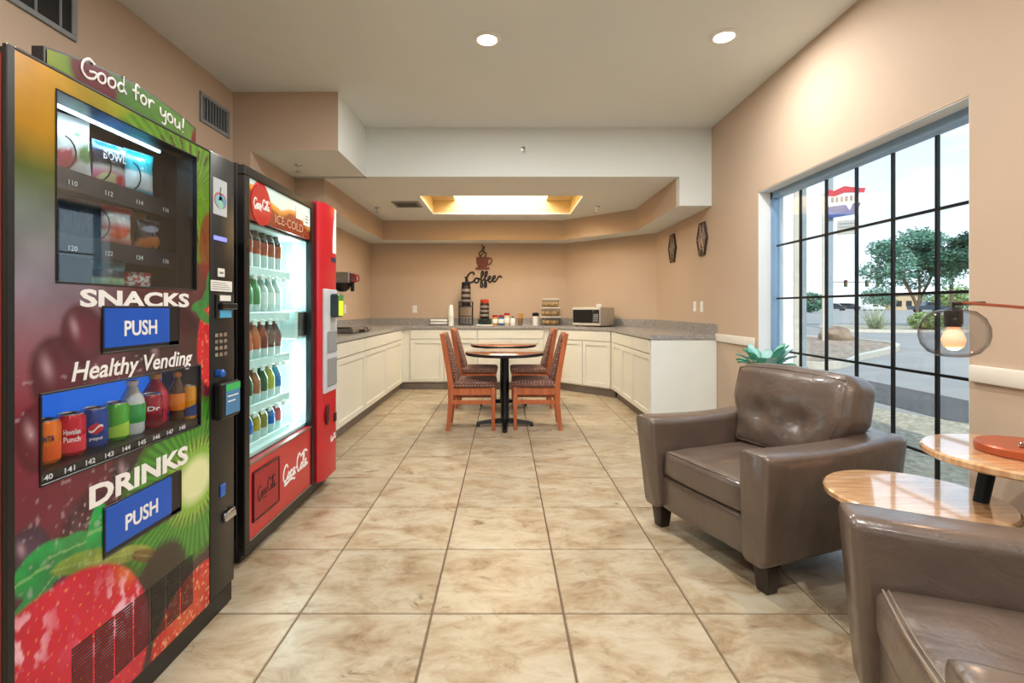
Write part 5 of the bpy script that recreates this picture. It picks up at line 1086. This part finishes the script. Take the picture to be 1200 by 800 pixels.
MB().prism([(-0.132, 6.8), (1.32, 6.95), (1.551, 7.6), (1.155, 7.6), (0.99, 7.2), (0.792, 7.55), (-0.132, 7.5)], -.33, -.13, Matrix(((1, 0, 0, 0), (0, 0, 1, 0), (0, 1, 0, 0), (0, 0, 0, 1)))).build('navy_band', mat('sign_navy', '#2c4a86', .4), sg_, 0)
for k in range(6): MB().box(.03 + k * .24, .19 + k * .24, -.345, -.30, 7.75, 8.07).build('sign_mark', mat('sign_grey', '#6a6a70', .5), sg_, 0)
MB().box(.36, 1.3, -.30, -.14, 5.75, 6.6).build('lower_panel', mat('panel_tan', '#b5ada0', .6), sg_, 0)
for k in range(3): MB().box(.43, 1.23, -.31, -.30, 5.92 + k * .22, 6.0 + k * .22).build('sign_mark', GREY, sg_, 0)
ts = thing('traffic_signal', 'traffic signal mast with three dark signal heads', 'traffic light', (72, 82, gz(72, 82)))
MB().tube([(0, 0, 0), (0, 0, 5.2)], .14, 10).build('mast', GREY, ts); MB().tube([(0, 0, 4.9), (-17.5, 0, 5.1)], .08, 8).build('arm', GREY, ts)
for k, x in enumerate((-15.6, -12.1, -10.3)):
    hd = MB().box(x - .25, x + .25, -.35, -.1, 4.3, 5.4, .03).build('signal_head', BLACK, ts)
    for q, cc in enumerate(('#1f7a3a', '#8a6a1a', '#7a1f1f')): MB().lathe([(0, 0), (.13, 0), (.14, .06)], 12, M=Matrix(((1, 0, 0, x), (0, 0, -1, -.35), (0, 1, 0, 4.5 + q * .34), (0, 0, 0, 1)))).build('signal_lens', mat('lens_' + cc[1:], cc, .3), hd, 0)
sp = thing('street_sign_pole', 'grey pole with a green street name plate', 'pole', (48, 55, gz(48, 55))); MB().tube([(0, 0, 0), (0, 0, 6.5)], .12, 10).build('pole', GREY, sp); MB().box(.2, 1.3, -.06, -.02, 4.5, 5.0).build('name_plate', mat('sign_green', '#2c6a4a', .5), sp, 0)
def car(label, x, y, rz, col, kind):
    t = thing('pickup_truck' if kind == 'pickup' else 'car', label, 'car', (x, y, gz(x, y)), rz)
    side = {'suv': [(-2.2, .35), (2.2, .35), (2.25, .95), (1.2, 1.05), (.6, 1.65), (-1.9, 1.7), (-2.25, 1.0)], 'sedan': [(-2.2, .3), (2.2, .3), (2.25, .8), (1.2, .92), (.5, 1.38), (-.9, 1.4), (-1.6, .95), (-2.25, .9)], 'pickup': [(-2.6, .45), (2.5, .45), (2.55, 1.05), (1.4, 1.15), (.8, 1.75), (-.5, 1.78), (-.7, 1.15), (-2.65, 1.1)]}[kind]
    M = Matrix(((1, 0, 0, 0), (0, 0, 1, 0), (0, 1, 0, 0), (0, 0, 0, 1))); m = mat('car_' + col[1:], col, .25, coat=.6)
    MB().prism(side, -.88, .88, M).build('body', m, t, 0); x0, x1, zt = {'suv': (-1.8, .75, 1.6), 'sedan': (-1.1, .75, 1.33), 'pickup': (-.45, .95, 1.68)}[kind]; zb = zt - .42
    for s in (-.885, .882): MB().box(x0 + .1, x1 - .25, s, s + .004, zb, zt).build('window', mat('car_glass', '#1a2026', .1), t, 0)
    MB().hexa([(x1 + .40, -.7, zb - .02), (x1 + .42, -.7, zb), (x1 + .42, .7, zb), (x1 + .40, .7, zb - .02), (x1 - .08, -.65, zt + .02), (x1 - .05, -.65, zt + .03), (x1 - .05, .65, zt + .03), (x1 - .08, .65, zt + .02)]).build('windscreen', mat('car_glass', '#1a2026', .1), t, 0)
    for wx in (-1.4, 1.4):
        for s in (-.82, .66): MB().lathe([(0, 0), (.2, 0), (.34, .02), (.34, .16), (0, .16)], 18, M=Matrix(((1, 0, 0, wx), (0, 0, 1, s), (0, 1, 0, .34), (0, 0, 0, 1)))).build('wheel', BLACK, t, 40)
    return t
car('dark grey SUV in the far lot, leftmost of the cars', 75.5, 113, -.9, '#22262c', 'suv'); car('charcoal SUV right beside the leftmost car', 79.9, 114.5, -.9, '#353c48', 'suv'); car('white sedan in the far parking lot', 81.2, 109, .15, '#dfe1e2', 'sedan'); car('dark blue pickup truck behind the desert tree', 73.5, 86, -.3, '#1f3348', 'pickup'); car('dark car far right beyond the street sign', 104, 116, .1, '#2a2d30', 'suv')
fb = thing('far_building', 'low tan building far beyond the planted island', 'building', (113, 142, gz(113, 142)))
MB().box(-5, 5, -4, 4, 0, 4.2).build('walls', mat('tan_wall', '#c8ae8a', .8), fb, 0); MB().box(-5.4, 5.4, -4.4, 4.4, 4.2, 4.6).build('roof', CURB, fb, 0)
for k in range(3): MB().box(-3.8 + k * 2.8, -2.2 + k * 2.8, -4.06, -4.0, 1.0, 2.6).build('window', mat('car_glass', '#1a2026', .1), fb, 0)
